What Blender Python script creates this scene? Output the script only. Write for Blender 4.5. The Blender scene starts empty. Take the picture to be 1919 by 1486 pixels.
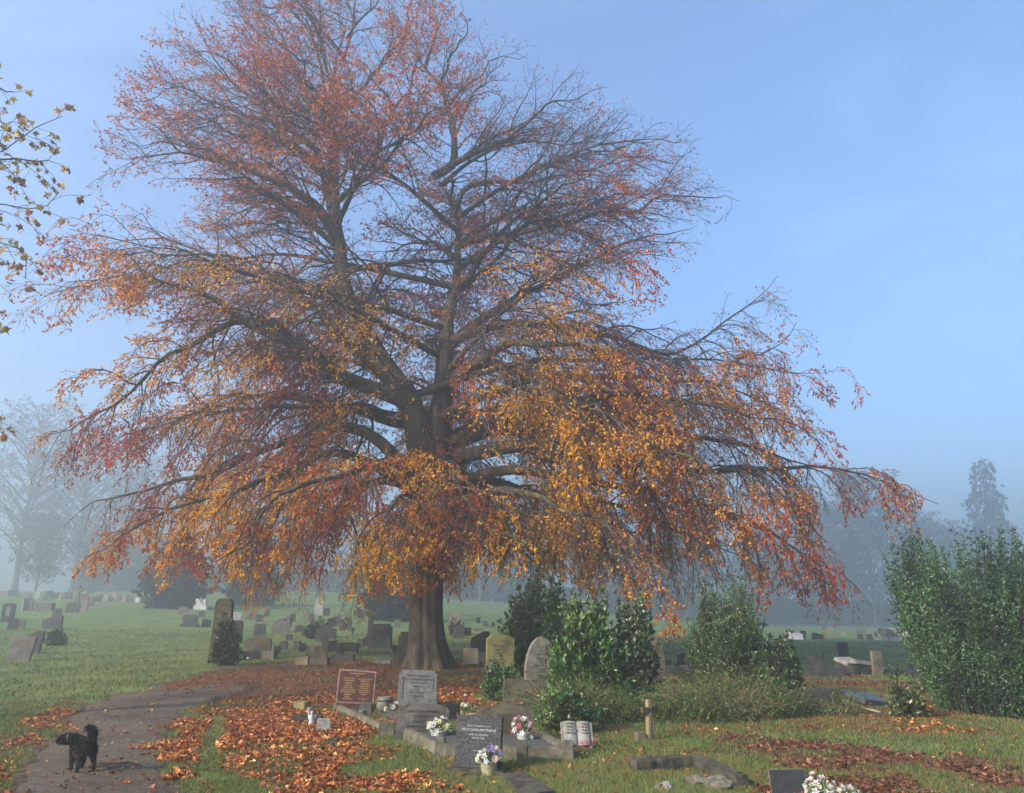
import bpy, bmesh, math, random
import numpy as np
from mathutils import Vector, Matrix

random.seed(7)
rng = np.random.default_rng(7)
SC = bpy.context.scene
COL = SC.collection
PI = math.pi
R = math.radians

# ------------------------------------------------------------------ camera and measuring
FPX, CW, CH = 1506.0, 1919.0, 1486.0          # focal length and size of the photograph in its own pixels
PITCH = R(15.5)
CAMZ = 1.65
cp, sp = math.cos(PITCH), math.sin(PITCH)


def ray(px, py):
    x = (px - CW / 2) / FPX
    y = (CH / 2 - py) / FPX
    return Vector((x, cp - y * sp, sp + y * cp))


def at(px, py, Y):
    d = ray(px, py)
    t = Y / d.y
    return Vector((d.x * t, Y, CAMZ + d.z * t))


def proj(P):
    P = np.asarray(P, float)
    x, y, z = P[..., 0], P[..., 1], P[..., 2] - CAMZ
    dep = np.maximum(y * cp + z * sp, 0.05)
    up = -y * sp + z * cp
    return CW / 2 + FPX * x / dep, CH / 2 - FPX * up / dep, dep


def sstep(a, b, x):
    t = np.clip((np.asarray(x, float) - a) / (b - a), 0, 1)
    return t * t * (3 - 2 * t)


def gz(x, y):
    """height of the ground"""
    x = np.asarray(x, float)
    y = np.asarray(y, float)
    z = 0.34 * sstep(9, 24, y)
    sl = np.interp(x, [-60, -25, 0, 20, 36, 80], [0.056, 0.056, 0.039, 0.014, 0.003, 0.0])
    d = np.clip(y - 22, 0, 95)
    z = z + sl * (d * d / (d + 2.5))
    b = np.sin(x * 0.9 + 1.3 * np.sin(y * 0.37)) * np.sin(y * 0.75 + 0.6) * 0.025
    return z + b * sstep(3, 8, y) * (1 - 0.6 * sstep(40, 80, y))


def G(px, py):
    """the ground point the photograph shows at this pixel"""
    d = ray(px, py)
    f = lambda Y: CAMZ + d.z * Y / d.y - float(gz(d.x * Y / d.y, Y))
    a = 2.0
    Y = a
    while Y < 108:
        Yn = Y * 1.03
        if f(Yn) < 0:
            lo, hi = Y, Yn
            for _ in range(30):
                m = (lo + hi) / 2
                if f(m) < 0: hi = m
                else: lo = m
            Y = lo
            break
        Y = Yn
    X = d.x * Y / d.y
    return Vector((X, Y, float(gz(X, Y))))


# ------------------------------------------------------------------ noise
NTAB = np.random.default_rng(99).random(64 ** 3).astype(np.float32)


def vn(P, s=1.0, seed=0):
    """value noise in 0..1 for an (n,3) array"""
    P = (np.asarray(P, np.float32) / np.float32(s)) + np.float32(1000 + 17.31 * (seed % 97))
    i = np.floor(P).astype(np.int32)
    f = P - i
    f = f * f * (3 - 2 * f)
    x0, y0, z0 = i[:, 0] & 63, i[:, 1] & 63, i[:, 2] & 63
    x1, y1, z1 = (x0 + 1) & 63, (y0 + 1) & 63, (z0 + 1) & 63
    x0, x1 = x0 << 12, x1 << 12
    y0, y1 = y0 << 6, y1 << 6
    fx, fy, fz = f[:, 0], f[:, 1], f[:, 2]

    def layer(z):
        a = NTAB[x0 + y0 + z]
        a = a + (NTAB[x1 + y0 + z] - a) * fx
        b = NTAB[x0 + y1 + z]
        b = b + (NTAB[x1 + y1 + z] - b) * fx
        return a + (b - a) * fy
    a = layer(z0)
    if not P[:, 2].any() or (P[:, 2] == P[0, 2]).all(): return a
    return a + (layer(z1) - a) * fz


def fbm(P, s, seed=0):
    return 0.6 * vn(P, s, seed) + 0.28 * vn(P, s * 0.47, seed + 1) + 0.12 * vn(P, s * 0.21, seed + 2)


# ------------------------------------------------------------------ objects
def tag(o, label=None, cat=None, group=None, kind=None):
    if label: o['label'] = label
    if cat: o['category'] = cat
    if group: o['group'] = group
    if kind: o['kind'] = kind
    return o


def link(name, mesh, parent=None):
    o = bpy.data.objects.new(name, mesh)
    COL.objects.link(o)
    if parent is not None: o.parent = parent
    return o


def empty(name, loc=(0, 0, 0), rot=(0, 0, 0)):
    o = bpy.data.objects.new(name, None)
    o.empty_display_size = 0.2
    COL.objects.link(o)
    o.location = loc
    o.rotation_euler = rot
    return o


def npmesh(name, V, F, mat, parent=None, col=None, smooth=False):
    """V (n,3); F one (m,k) index array or a list of them; col (n,3) point colour"""
    if not isinstance(F, (list, tuple)): F = [F]
    F = [np.asarray(f, np.int32) for f in F if len(f)]
    me = bpy.data.meshes.new(name)
    V = np.ascontiguousarray(V, np.float32)
    me.vertices.add(len(V))
    me.vertices.foreach_set('co', V.ravel())
    nl = sum(f.size for f in F)
    npoly = sum(len(f) for f in F)
    me.loops.add(nl)
    me.loops.foreach_set('vertex_index', np.concatenate([f.ravel() for f in F]))
    me.polygons.add(npoly)
    sizes = np.concatenate([np.full(len(f), f.shape[1], np.int32) for f in F])
    st = np.concatenate([[0], np.cumsum(sizes)[:-1]]).astype(np.int32)
    me.polygons.foreach_set('loop_start', st)
    me.polygons.foreach_set('loop_total', sizes)
    if smooth: me.polygons.foreach_set('use_smooth', np.ones(npoly, bool))
    if col is not None:
        a = me.attributes.new('col', 'FLOAT_COLOR', 'POINT')
        c = np.ones((len(V), 4), np.float32)
        c[:, :3] = col
        a.data.foreach_set('color', c.ravel())
    me.update(calc_edges=True)
    me.materials.append(mat)
    return link(name, me, parent)


def bmobj(name, bm, mat, parent=None, smooth=False, bevel=0.0, seg=2):
    if bevel:
        es = [e for e in bm.edges if len(e.link_faces) == 2 and e.calc_face_angle(0) > 0.5]
        if es: bmesh.ops.bevel(bm, geom=es, offset=bevel, segments=seg, affect='EDGES', clamp_overlap=True)
    bmesh.ops.recalc_face_normals(bm, faces=bm.faces)
    if smooth:
        for f in bm.faces: f.smooth = True
    me = bpy.data.meshes.new(name)
    bm.to_mesh(me)
    bm.free()
    me.materials.append(mat)
    return link(name, me, parent)


def bm_box(bm, c, s, rot=None):
    m = Matrix.Translation(c)
    if rot is not None: m = m @ rot.to_matrix().to_4x4() if hasattr(rot, 'to_matrix') else m @ rot
    m = m @ Matrix.Diagonal((s[0], s[1], s[2], 1))
    return bmesh.ops.create_cube(bm, size=1, matrix=m)['verts']


def bm_prism(bm, prof, y0, y1):
    """profile (x,z) extruded from y0 to y1"""
    a = [bm.verts.new((x, y0, z)) for x, z in prof]
    b = [bm.verts.new((x, y1, z)) for x, z in prof]
    n = len(prof)
    bm.faces.new(a)
    bm.faces.new(list(reversed(b)))
    for i in range(n):
        j = (i + 1) % n
        bm.faces.new((a[i], b[i], b[j], a[j]))
    return a + b


def bm_lathe(bm, prof, n=20, c=(0, 0, 0)):
    rings = []
    for r, z in prof:
        rings.append([bm.verts.new((c[0] + r * math.cos(2 * PI * k / n), c[1] + r * math.sin(2 * PI * k / n), c[2] + z)) for k in range(n)])
    for a, b in zip(rings, rings[1:]):
        for k in range(n):
            bm.faces.new((a[k], a[(k + 1) % n], b[(k + 1) % n], b[k]))
    bm.faces.new(list(reversed(rings[0])))
    bm.faces.new(rings[-1])


# ------------------------------------------------------------------ materials
def new_mat(name):
    m = bpy.data.materials.new(name)
    m.use_nodes = True
    nt = m.node_tree
    nt.nodes.clear()
    return m, nt


def N(nt, typ, **kw):
    n = nt.nodes.new(typ)
    for k, v in kw.items():
        if k in n.inputs.keys() if isinstance(k, str) else False: n.inputs[k].default_value = v
        else: setattr(n, k, v)
    return n


def noise(nt, scale, detail=4, rough=0.6, co=None, dist=0.0):
    n = nt.nodes.new('ShaderNodeTexNoise')
    n.inputs['Scale'].default_value = scale
    n.inputs['Detail'].default_value = detail
    n.inputs['Roughness'].default_value = rough
    n.inputs['Distortion'].default_value = dist
    if co is not None: nt.links.new(co, n.inputs['Vector'])
    return n.outputs['Fac']


def ramp(nt, fac, a, b, lo=0.0, hi=1.0):
    n = nt.nodes.new('ShaderNodeMapRange')
    n.inputs['From Min'].default_value = a
    n.inputs['From Max'].default_value = b
    n.inputs['To Min'].default_value = lo
    n.inputs['To Max'].default_value = hi
    nt.links.new(fac, n.inputs['Value'])
    return n.outputs['Result']


def mixc(nt, fac, a, b, mode='MIX'):
    n = nt.nodes.new('ShaderNodeMix')
    n.data_type = 'RGBA'
    n.blend_type = mode
    for s, v in ((0, fac), (6, a), (7, b)):
        if isinstance(v, bpy.types.NodeSocket): nt.links.new(v, n.inputs[s])
        elif s == 0: n.inputs[s].default_value = v
        else: n.inputs[s].default_value = (v[0], v[1], v[2], 1)
    return n.outputs[2]


def mathn(nt, op, a, b=0.5):
    n = nt.nodes.new('ShaderNodeMath')
    n.operation = op
    for s, v in ((0, a), (1, b)):
        if isinstance(v, bpy.types.NodeSocket): nt.links.new(v, n.inputs[s])
        else: n.inputs[s].default_value = v
    return n.outputs[0]


def finish(m, nt, colour, rough=0.8, bump=None, bstr=0.4, bdist=0.01, spec=0.3):
    b = nt.nodes.new('ShaderNodeBsdfPrincipled')
    o = nt.nodes.new('ShaderNodeOutputMaterial')
    if isinstance(colour, bpy.types.NodeSocket): nt.links.new(colour, b.inputs['Base Color'])
    else: b.inputs['Base Color'].default_value = (*colour, 1)
    if isinstance(rough, bpy.types.NodeSocket): nt.links.new(rough, b.inputs['Roughness'])
    else: b.inputs['Roughness'].default_value = rough
    b.inputs['Specular IOR Level'].default_value = spec
    if bump is not None:
        bn = nt.nodes.new('ShaderNodeBump')
        bn.inputs['Strength'].default_value = bstr
        bn.inputs['Distance'].default_value = bdist
        nt.links.new(bump, bn.inputs['Height'])
        nt.links.new(bn.outputs['Normal'], b.inputs['Normal'])
    nt.links.new(b.outputs['BSDF'], o.inputs['Surface'])
    return b


def stone(name, c1, c2, c3=None, scale=6, lich=0.62, rough=0.85, bstr=0.5, speck=None, streak=0.0, spec=0.25):
    """weathered stone: two tones, lichen patches c3, optional fine specks, vertical rain streaks"""
    m, nt = new_mat(name)
    tc = nt.nodes.new('ShaderNodeTexCoord')
    co = tc.outputs['Object']
    n1 = noise(nt, scale, 6, 0.65, co)
    c = mixc(nt, ramp(nt, n1, 0.38, 0.6), [v * 0.62 for v in c1], c2)
    n3 = noise(nt, scale * 9, 4, 0.7, co)
    c = mixc(nt, ramp(nt, n3, 0.4, 0.72, 0.0, 0.75), c, [v * 0.35 for v in c1])
    if streak:
        mp = nt.nodes.new('ShaderNodeMapping')
        mp.inputs['Scale'].default_value = (10, 10, 2.0)
        nt.links.new(co, mp.inputs['Vector'])
        n5 = noise(nt, 1.0, 5, 0.7, mp.outputs['Vector'])
        c = mixc(nt, ramp(nt, n5, 0.5, 0.72, 0.0, streak), c, [v * 0.25 for v in c1])
    if c3 is not None:
        n2 = noise(nt, scale * 1.7, 7, 0.75, co, 0.6)
        c = mixc(nt, ramp(nt, n2, lich, lich + 0.06), c, c3)
    if speck is not None:
        vo = nt.nodes.new('ShaderNodeTexVoronoi')
        vo.inputs['Scale'].default_value = 120
        nt.links.new(co, vo.inputs['Vector'])
        sep = nt.nodes.new('ShaderNodeSeparateColor')
        nt.links.new(vo.outputs['Color'], sep.inputs['Color'])
        f = mathn(nt, 'MULTIPLY', ramp(nt, sep.outputs[0], 0.66, 0.72), ramp(nt, vo.outputs['Distance'], 0.25, 0.55, 1.0, 0.0))
        c = mixc(nt, f, c, speck)
    finish(m, nt, c, rough, noise(nt, scale * 12, 6, 0.7, co), bstr, 0.008, spec)
    return m


def leafmat(name, transl=0.35, rough=0.55, spec=0.3, bump=False):
    """leaf colour comes from the leaf itself (one colour per leaf)"""
    m, nt = new_mat(name)
    at_ = nt.nodes.new('ShaderNodeAttribute')
    at_.attribute_name = 'col'
    b = nt.nodes.new('ShaderNodeBsdfPrincipled')
    b.inputs['Roughness'].default_value = rough
    b.inputs['Specular IOR Level'].default_value = spec
    t = nt.nodes.new('ShaderNodeBsdfTranslucent')
    mx = nt.nodes.new('ShaderNodeMixShader')
    mx.inputs[0].default_value = transl
    o = nt.nodes.new('ShaderNodeOutputMaterial')
    nt.links.new(at_.outputs['Color'], b.inputs['Base Color'])
    nt.links.new(at_.outputs['Color'], t.inputs['Color'])
    nt.links.new(b.outputs[0], mx.inputs[1])
    nt.links.new(t.outputs[0], mx.inputs[2])
    nt.links.new(mx.outputs[0], o.inputs['Surface'])
    return m


def bark(name, c1, c2, c3, zs=0.25, scale=9):
    m, nt = new_mat(name)
    tc = nt.nodes.new('ShaderNodeTexCoord')
    mp = nt.nodes.new('ShaderNodeMapping')
    mp.inputs['Scale'].default_value = (1, 1, zs)
    nt.links.new(tc.outputs['Object'], mp.inputs['Vector'])
    n1 = noise(nt, scale, 6, 0.7, mp.outputs['Vector'], 0.3)
    n2 = noise(nt, scale * 0.28, 4, 0.6, mp.outputs['Vector'])
    c = mixc(nt, ramp(nt, n1, 0.38, 0.62), c1, c2)
    c = mixc(nt, ramp(nt, n2, 0.52, 0.66), c, c3)
    mq = nt.nodes.new('ShaderNodeMapping')
    mq.inputs['Scale'].default_value = (1, 1, zs * 0.35)
    nt.links.new(tc.outputs['Object'], mq.inputs['Vector'])
    n4 = noise(nt, scale * 0.5, 5, 0.7, mq.outputs['Vector'], 0.2)
    c = mixc(nt, ramp(nt, n4, 0.54, 0.66, 0, 0.85), c, [v * 0.35 for v in c1])
    finish(m, nt, c, 0.85, n1, 1.0, 0.035, 0.2)
    return m


def plain(name, c, rough=0.6, c2=None, scale=20, spec=0.4, bstr=0.15):
    m, nt = new_mat(name)
    tc = nt.nodes.new('ShaderNodeTexCoord')
    n1 = noise(nt, scale, 4, 0.6, tc.outputs['Object'])
    cc = mixc(nt, ramp(nt, n1, 0.35, 0.65), c, c2 if c2 else [v * 0.7 for v in c])
    finish(m, nt, cc, rough, n1, bstr, 0.004, spec)
    return m


MAT = {
    'grey_stone': stone('weathered_grey_stone', (0.0992, 0.093, 0.0837), (0.1488, 0.1395, 0.124), (0.186, 0.186, 0.1364), 5, 0.6, streak=0.5),
    'dark_stone': stone('dark_lichened_stone', (0.0385, 0.0385, 0.0385), (0.063, 0.0616, 0.0595), (0.084, 0.091, 0.07), 5, 0.6, streak=0.3),
    'brown_stone': stone('brown_mossy_stone', (0.0864, 0.072, 0.054), (0.1296, 0.1116, 0.0828), (0.072, 0.0864, 0.036), 5, 0.56, streak=0.6),
    'tan_stone': stone('tan_sandstone', (0.1782, 0.1452, 0.1023), (0.2244, 0.1914, 0.1386), (0.132, 0.132, 0.0792), 4, 0.6, streak=0.3),
    'olive_stone': stone('yellow_algae_limestone', (0.2295, 0.1997, 0.0765), (0.289, 0.2465, 0.102), (0.17, 0.1615, 0.0595), 4, 0.56, streak=0.35),
    'gothic_stone': stone('buff_lichened_limestone', (0.18, 0.1613, 0.1237), (0.255, 0.2325, 0.1875), (0.12, 0.1125, 0.0825), 5, 0.53, streak=0.4),
    'pale_stone': stone('pale_limestone', (0.3024, 0.288, 0.2592), (0.3744, 0.36, 0.3312), (0.216, 0.2088, 0.1728), 4, 0.62, streak=0.2),
    'white_marble': stone('white_marble', (0.5304, 0.5304, 0.5148), (0.5928, 0.5928, 0.5772), (0.39, 0.39, 0.3666), 4, 0.66, 0.5, 0.2),
    'black_granite': stone('polished_black_granite', (0.01, 0.011, 0.014), (0.018, 0.02, 0.024), None, 12, rough=0.55, bstr=0.05, spec=0.25),
    'speck_granite': stone('speckled_dark_granite', (0.012, 0.014, 0.016), (0.02, 0.023, 0.026), (0.035, 0.038, 0.034), 14, 0.62, rough=0.7, bstr=0.2, speck=(0.24, 0.25, 0.25), spec=0.45),
    'grey_granite': stone('grey_granite', (0.116, 0.1136, 0.1088), (0.16, 0.1576, 0.1504), (0.096, 0.096, 0.08), 9, 0.6, rough=0.7, bstr=0.2, speck=(0.288, 0.288, 0.28)),
    'red_granite': stone('polished_red_brown_granite', (0.058, 0.012, 0.008), (0.08, 0.017, 0.011), None, 16, rough=0.7, bstr=0.04, spec=0.5),
    'red_edge': stone('rough_red_granite_edge', (0.30, 0.19, 0.165), (0.38, 0.25, 0.22), None, 20, rough=0.8),
    'concrete': stone('mossy_concrete', (0.13, 0.115, 0.09), (0.2, 0.18, 0.145), (0.085, 0.095, 0.042), 6, 0.53, streak=0.6),
    'dark_slab': stone('wet_dark_stone_slab', (0.05, 0.045, 0.037), (0.085, 0.076, 0.06), (0.09, 0.1, 0.045), 7, 0.57),
    'blue_slate': stone('blue_slate', (0.055, 0.065, 0.085), (0.085, 0.1, 0.125), None, 7, rough=0.5, bstr=0.15, spec=0.5),
    'wood': bark('weathered_oak_wood', (0.2, 0.15, 0.085), (0.3, 0.235, 0.13), (0.16, 0.13, 0.08), 0.1, 30),
    'dark_wood': bark('dark_brown_wood', (0.06, 0.045, 0.03), (0.1, 0.08, 0.055), (0.07, 0.06, 0.04), 0.1, 30),  # darker brown tone than the post, for the crossbar
    'beech_bark': bark('beech_bark', (0.03, 0.024, 0.018), (0.065, 0.053, 0.037), (0.1, 0.088, 0.045), 0.22, 7),
    'twig': bark('twig_bark', (0.05, 0.036, 0.032), (0.085, 0.062, 0.055), (0.06, 0.05, 0.035), 1, 3),
    'stem': bark('shrub_stem_bark', (0.03, 0.026, 0.016), (0.06, 0.05, 0.03), (0.04, 0.05, 0.022), 1, 10),
    'gold_letter': plain('gold_lettering', (0.62, 0.42, 0.14), 0.4, (0.5, 0.33, 0.1)),
    'silver_letter': plain('worn_silver_lettering', (0.5, 0.5, 0.48), 0.6, (0.3, 0.3, 0.3)),
    'dark_letter': plain('dark_cut_lettering', (0.03, 0.028, 0.024), 0.9),
    'pot_grey': plain('grey_plastic_pot', (0.36, 0.37, 0.36), 0.6, (0.27, 0.28, 0.26)),
    'pot_green': plain('mossy_stone_vase', (0.3, 0.28, 0.17), 0.8, (0.2, 0.2, 0.11)),
    'pot_dark': plain('dark_glazed_pot', (0.09, 0.088, 0.07), 0.5, (0.14, 0.13, 0.1)),
    'gravel': stone('grey_grave_gravel', (0.06, 0.062, 0.06), (0.13, 0.132, 0.128), None, 30, bstr=1.0),
    'leaf': leafmat('leaf_tissue', 0.48),
    'gloss_leaf': leafmat('glossy_evergreen_leaf', 0.18, 0.32, 0.5),
    'dead_leaf': leafmat('fallen_leaf_tissue', 0.15, 0.5, 0.4),
    'grass_blade': leafmat('grass_blade_tissue', 0.2, 0.6, 0.2),
    'petal': leafmat('petal_tissue', 0.3, 0.6, 0.2),
    'fur': leafmat('black_dog_fur', 0.0, 0.55, 0.4),
}

# ------------------------------------------------------------------ branching helpers
def norm(v):
    return v / np.maximum(np.linalg.norm(v, axis=-1, keepdims=True), 1e-9)


def resample(pts, n):
    """smooth curve through points, n samples at even arc length"""
    P = np.array([list(p) for p in pts], float)
    Q = np.vstack([2 * P[0] - P[1], P, 2 * P[-1] - P[-2]])
    out = []
    for i in range(1, len(Q) - 2):
        for t in np.linspace(0, 1, 12, endpoint=False):
            a, b, c, d = Q[i - 1], Q[i], Q[i + 1], Q[i + 2]
            out.append(0.5 * ((2 * b) + (c - a) * t + (2 * a - 5 * b + 4 * c - d) * t * t + (3 * b - a - 3 * c + d) * t ** 3))
    out.append(P[-1])
    O = np.array(out)
    s = np.concatenate([[0], np.cumsum(np.linalg.norm(np.diff(O, axis=0), axis=1))])
    u = np.linspace(0, s[-1], n)
    return np.stack([np.interp(u, s, O[:, k]) for k in range(3)], 1)


def tubes(P, Rr, K):
    """(B,n,3) polylines with radii (B,n) -> vertices, quads"""
    B, n, _ = P.shape
    T = norm(np.gradient(P, axis=1))
    m = norm(P[:, -1] - P[:, 0])
    ref = np.where(np.abs(m[:, 2:3]) < 0.8, np.array([[0, 0, 1.0]]), np.array([[1.0, 0, 0]]))
    U = norm(np.cross(T, ref[:, None, :]))
    W = np.cross(T, U)
    a = np.arange(K) * 2 * PI / K
    V = P[:, :, None, :] + Rr[:, :, None, None] * (np.cos(a)[None, None, :, None] * U[:, :, None, :] + np.sin(a)[None, None, :, None] * W[:, :, None, :])
    idx = np.arange(B * n * K).reshape(B, n, K)
    F = np.stack([idx[:, :-1], np.roll(idx, -1, 2)[:, :-1], np.roll(idx, -1, 2)[:, 1:], idx[:, 1:]], -1).reshape(-1, 4)
    return V.reshape(-1, 3), F


def join(parts):
    Vs, Fs, o = [], [], 0
    for V, F in parts:
        Vs.append(V)
        Fs.append(F + o)
        o += len(V)
    return np.concatenate(Vs), np.concatenate(Fs)


def grow(P, Rr, t0, t1, spacing, lenf, ang, n, rk, rmin, droopf, wob=0.12, outw=None, roll=0.6, keep=None, rmax=0.65):
    """side branches along every polyline of (B,m,3)"""
    B, m, _ = P.shape
    L = np.linalg.norm(np.diff(P, axis=1), axis=2).sum(1)
    cnt = np.maximum(1, np.floor(L * (t1 - t0) / spacing).astype(int))
    pid = np.repeat(np.arange(B), cnt)
    k = np.arange(len(pid)) - np.repeat(np.cumsum(cnt) - cnt, cnt)
    t = t0 + (t1 - t0) * (k + rng.random(len(pid))) / cnt[pid]
    fi = t * (m - 1)
    i = np.clip(np.floor(fi).astype(int), 0, m - 2)
    f = (fi - i)[:, None]
    pos = P[pid, i] * (1 - f) + P[pid, i + 1] * f
    tan = norm(P[pid, i + 1] - P[pid, i])
    rad = Rr[pid, i] * (1 - f[:, 0]) + Rr[pid, i + 1] * f[:, 0]
    side = np.where(k % 2 == 0, 1.0, -1.0)
    h = np.cross(tan, [0, 0, 1.0]) + 0.05 * rng.normal(size=pos.shape)
    h = norm(h)
    up = np.cross(h, tan)
    a = rng.normal(0, roll, len(pid))
    perp = h * (side * np.cos(a))[:, None] + up * np.sin(a)[:, None]
    th = ang * (0.7 + 0.6 * rng.random(len(pid)))
    d = tan * np.cos(th)[:, None] + perp * np.sin(th)[:, None]
    ln = lenf(L[pid], t, pos) * (0.6 + 0.75 * rng.random(len(pid)))
    r0 = np.minimum(rad * rmax, rk * ln + rmin)
    dr = droopf(pos)
    pts = [pos]
    st = (ln / (n - 1))[:, None]
    for s in range(n - 1):
        d = d + np.array([0, 0, -1.0]) * (dr * (s + 0.5) / n)[:, None] + wob * rng.normal(size=d.shape)
        if outw is not None: d = d + outw(pos)
        d = norm(d)
        pts.append(pts[-1] + d * st)
    Q = np.stack(pts, 1)
    u = np.linspace(0, 1, n)[None, :]
    RR = r0[:, None] * (1 - u) + np.minimum(rmin, r0)[:, None] * u
    if keep is not None:
        kk = keep(Q)
        Q, RR = Q[kk], RR[kk]
    return Q, RR


def along(P, per, t0=0.3, t1=1.0):
    """per samples on each polyline -> positions, tangents, t"""
    B, m, _ = P.shape
    t = t0 + (t1 - t0) * (np.arange(per)[None, :] + rng.random((B, per))) / per
    fi = t * (m - 1)
    i = np.clip(np.floor(fi).astype(int), 0, m - 2)
    f = (fi - i)[..., None]
    b = np.arange(B)[:, None]
    pos = P[b, i] * (1 - f) + P[b, i + 1] * f
    tan = norm(P[b, i + 1] - P[b, i])
    return pos.reshape(-1, 3), tan.reshape(-1, 3), t.reshape(-1)


def leaves(pos, d, ln, wd, fold=0.25, flat=None):
    """folded diamond leaves: (n) positions, directions -> V, F (two triangles each)"""
    n = len(pos)
    d = norm(d)
    nr = rng.normal(size=(n, 3))
    if flat is not None: nr = nr * (1 - flat) + np.array([0, 0, 1.6]) * flat
    s = norm(np.cross(d, nr))
    nn = np.cross(s, d)
    ln = np.broadcast_to(ln, n)[:, None]
    wd = np.broadcast_to(wd, n)[:, None]
    mid = pos + d * ln * 0.48
    V = np.stack([pos, mid + s * wd / 2 + nn * wd * fold, pos + d * ln - nn * wd * fold * 0.4, mid - s * wd / 2 + nn * wd * fold], 1).reshape(-1, 3)
    b = np.arange(n)[:, None] * 4
    F = np.concatenate([b + [0, 1, 2], b + [0, 2, 3]], 0)
    return V, F


def pick(cols, w, n, var=0.14):
    cols = np.array(cols, float)
    w = np.array(w, float)
    c = cols[rng.choice(len(cols), n, p=w / w.sum())]
    return c * np.exp(rng.normal(0, var, (n, 1)))


# ------------------------------------------------------------------ the great beech
DT = 23.2
TB = G(803, 1243)
X0, Y0 = TB.x, DT


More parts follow.
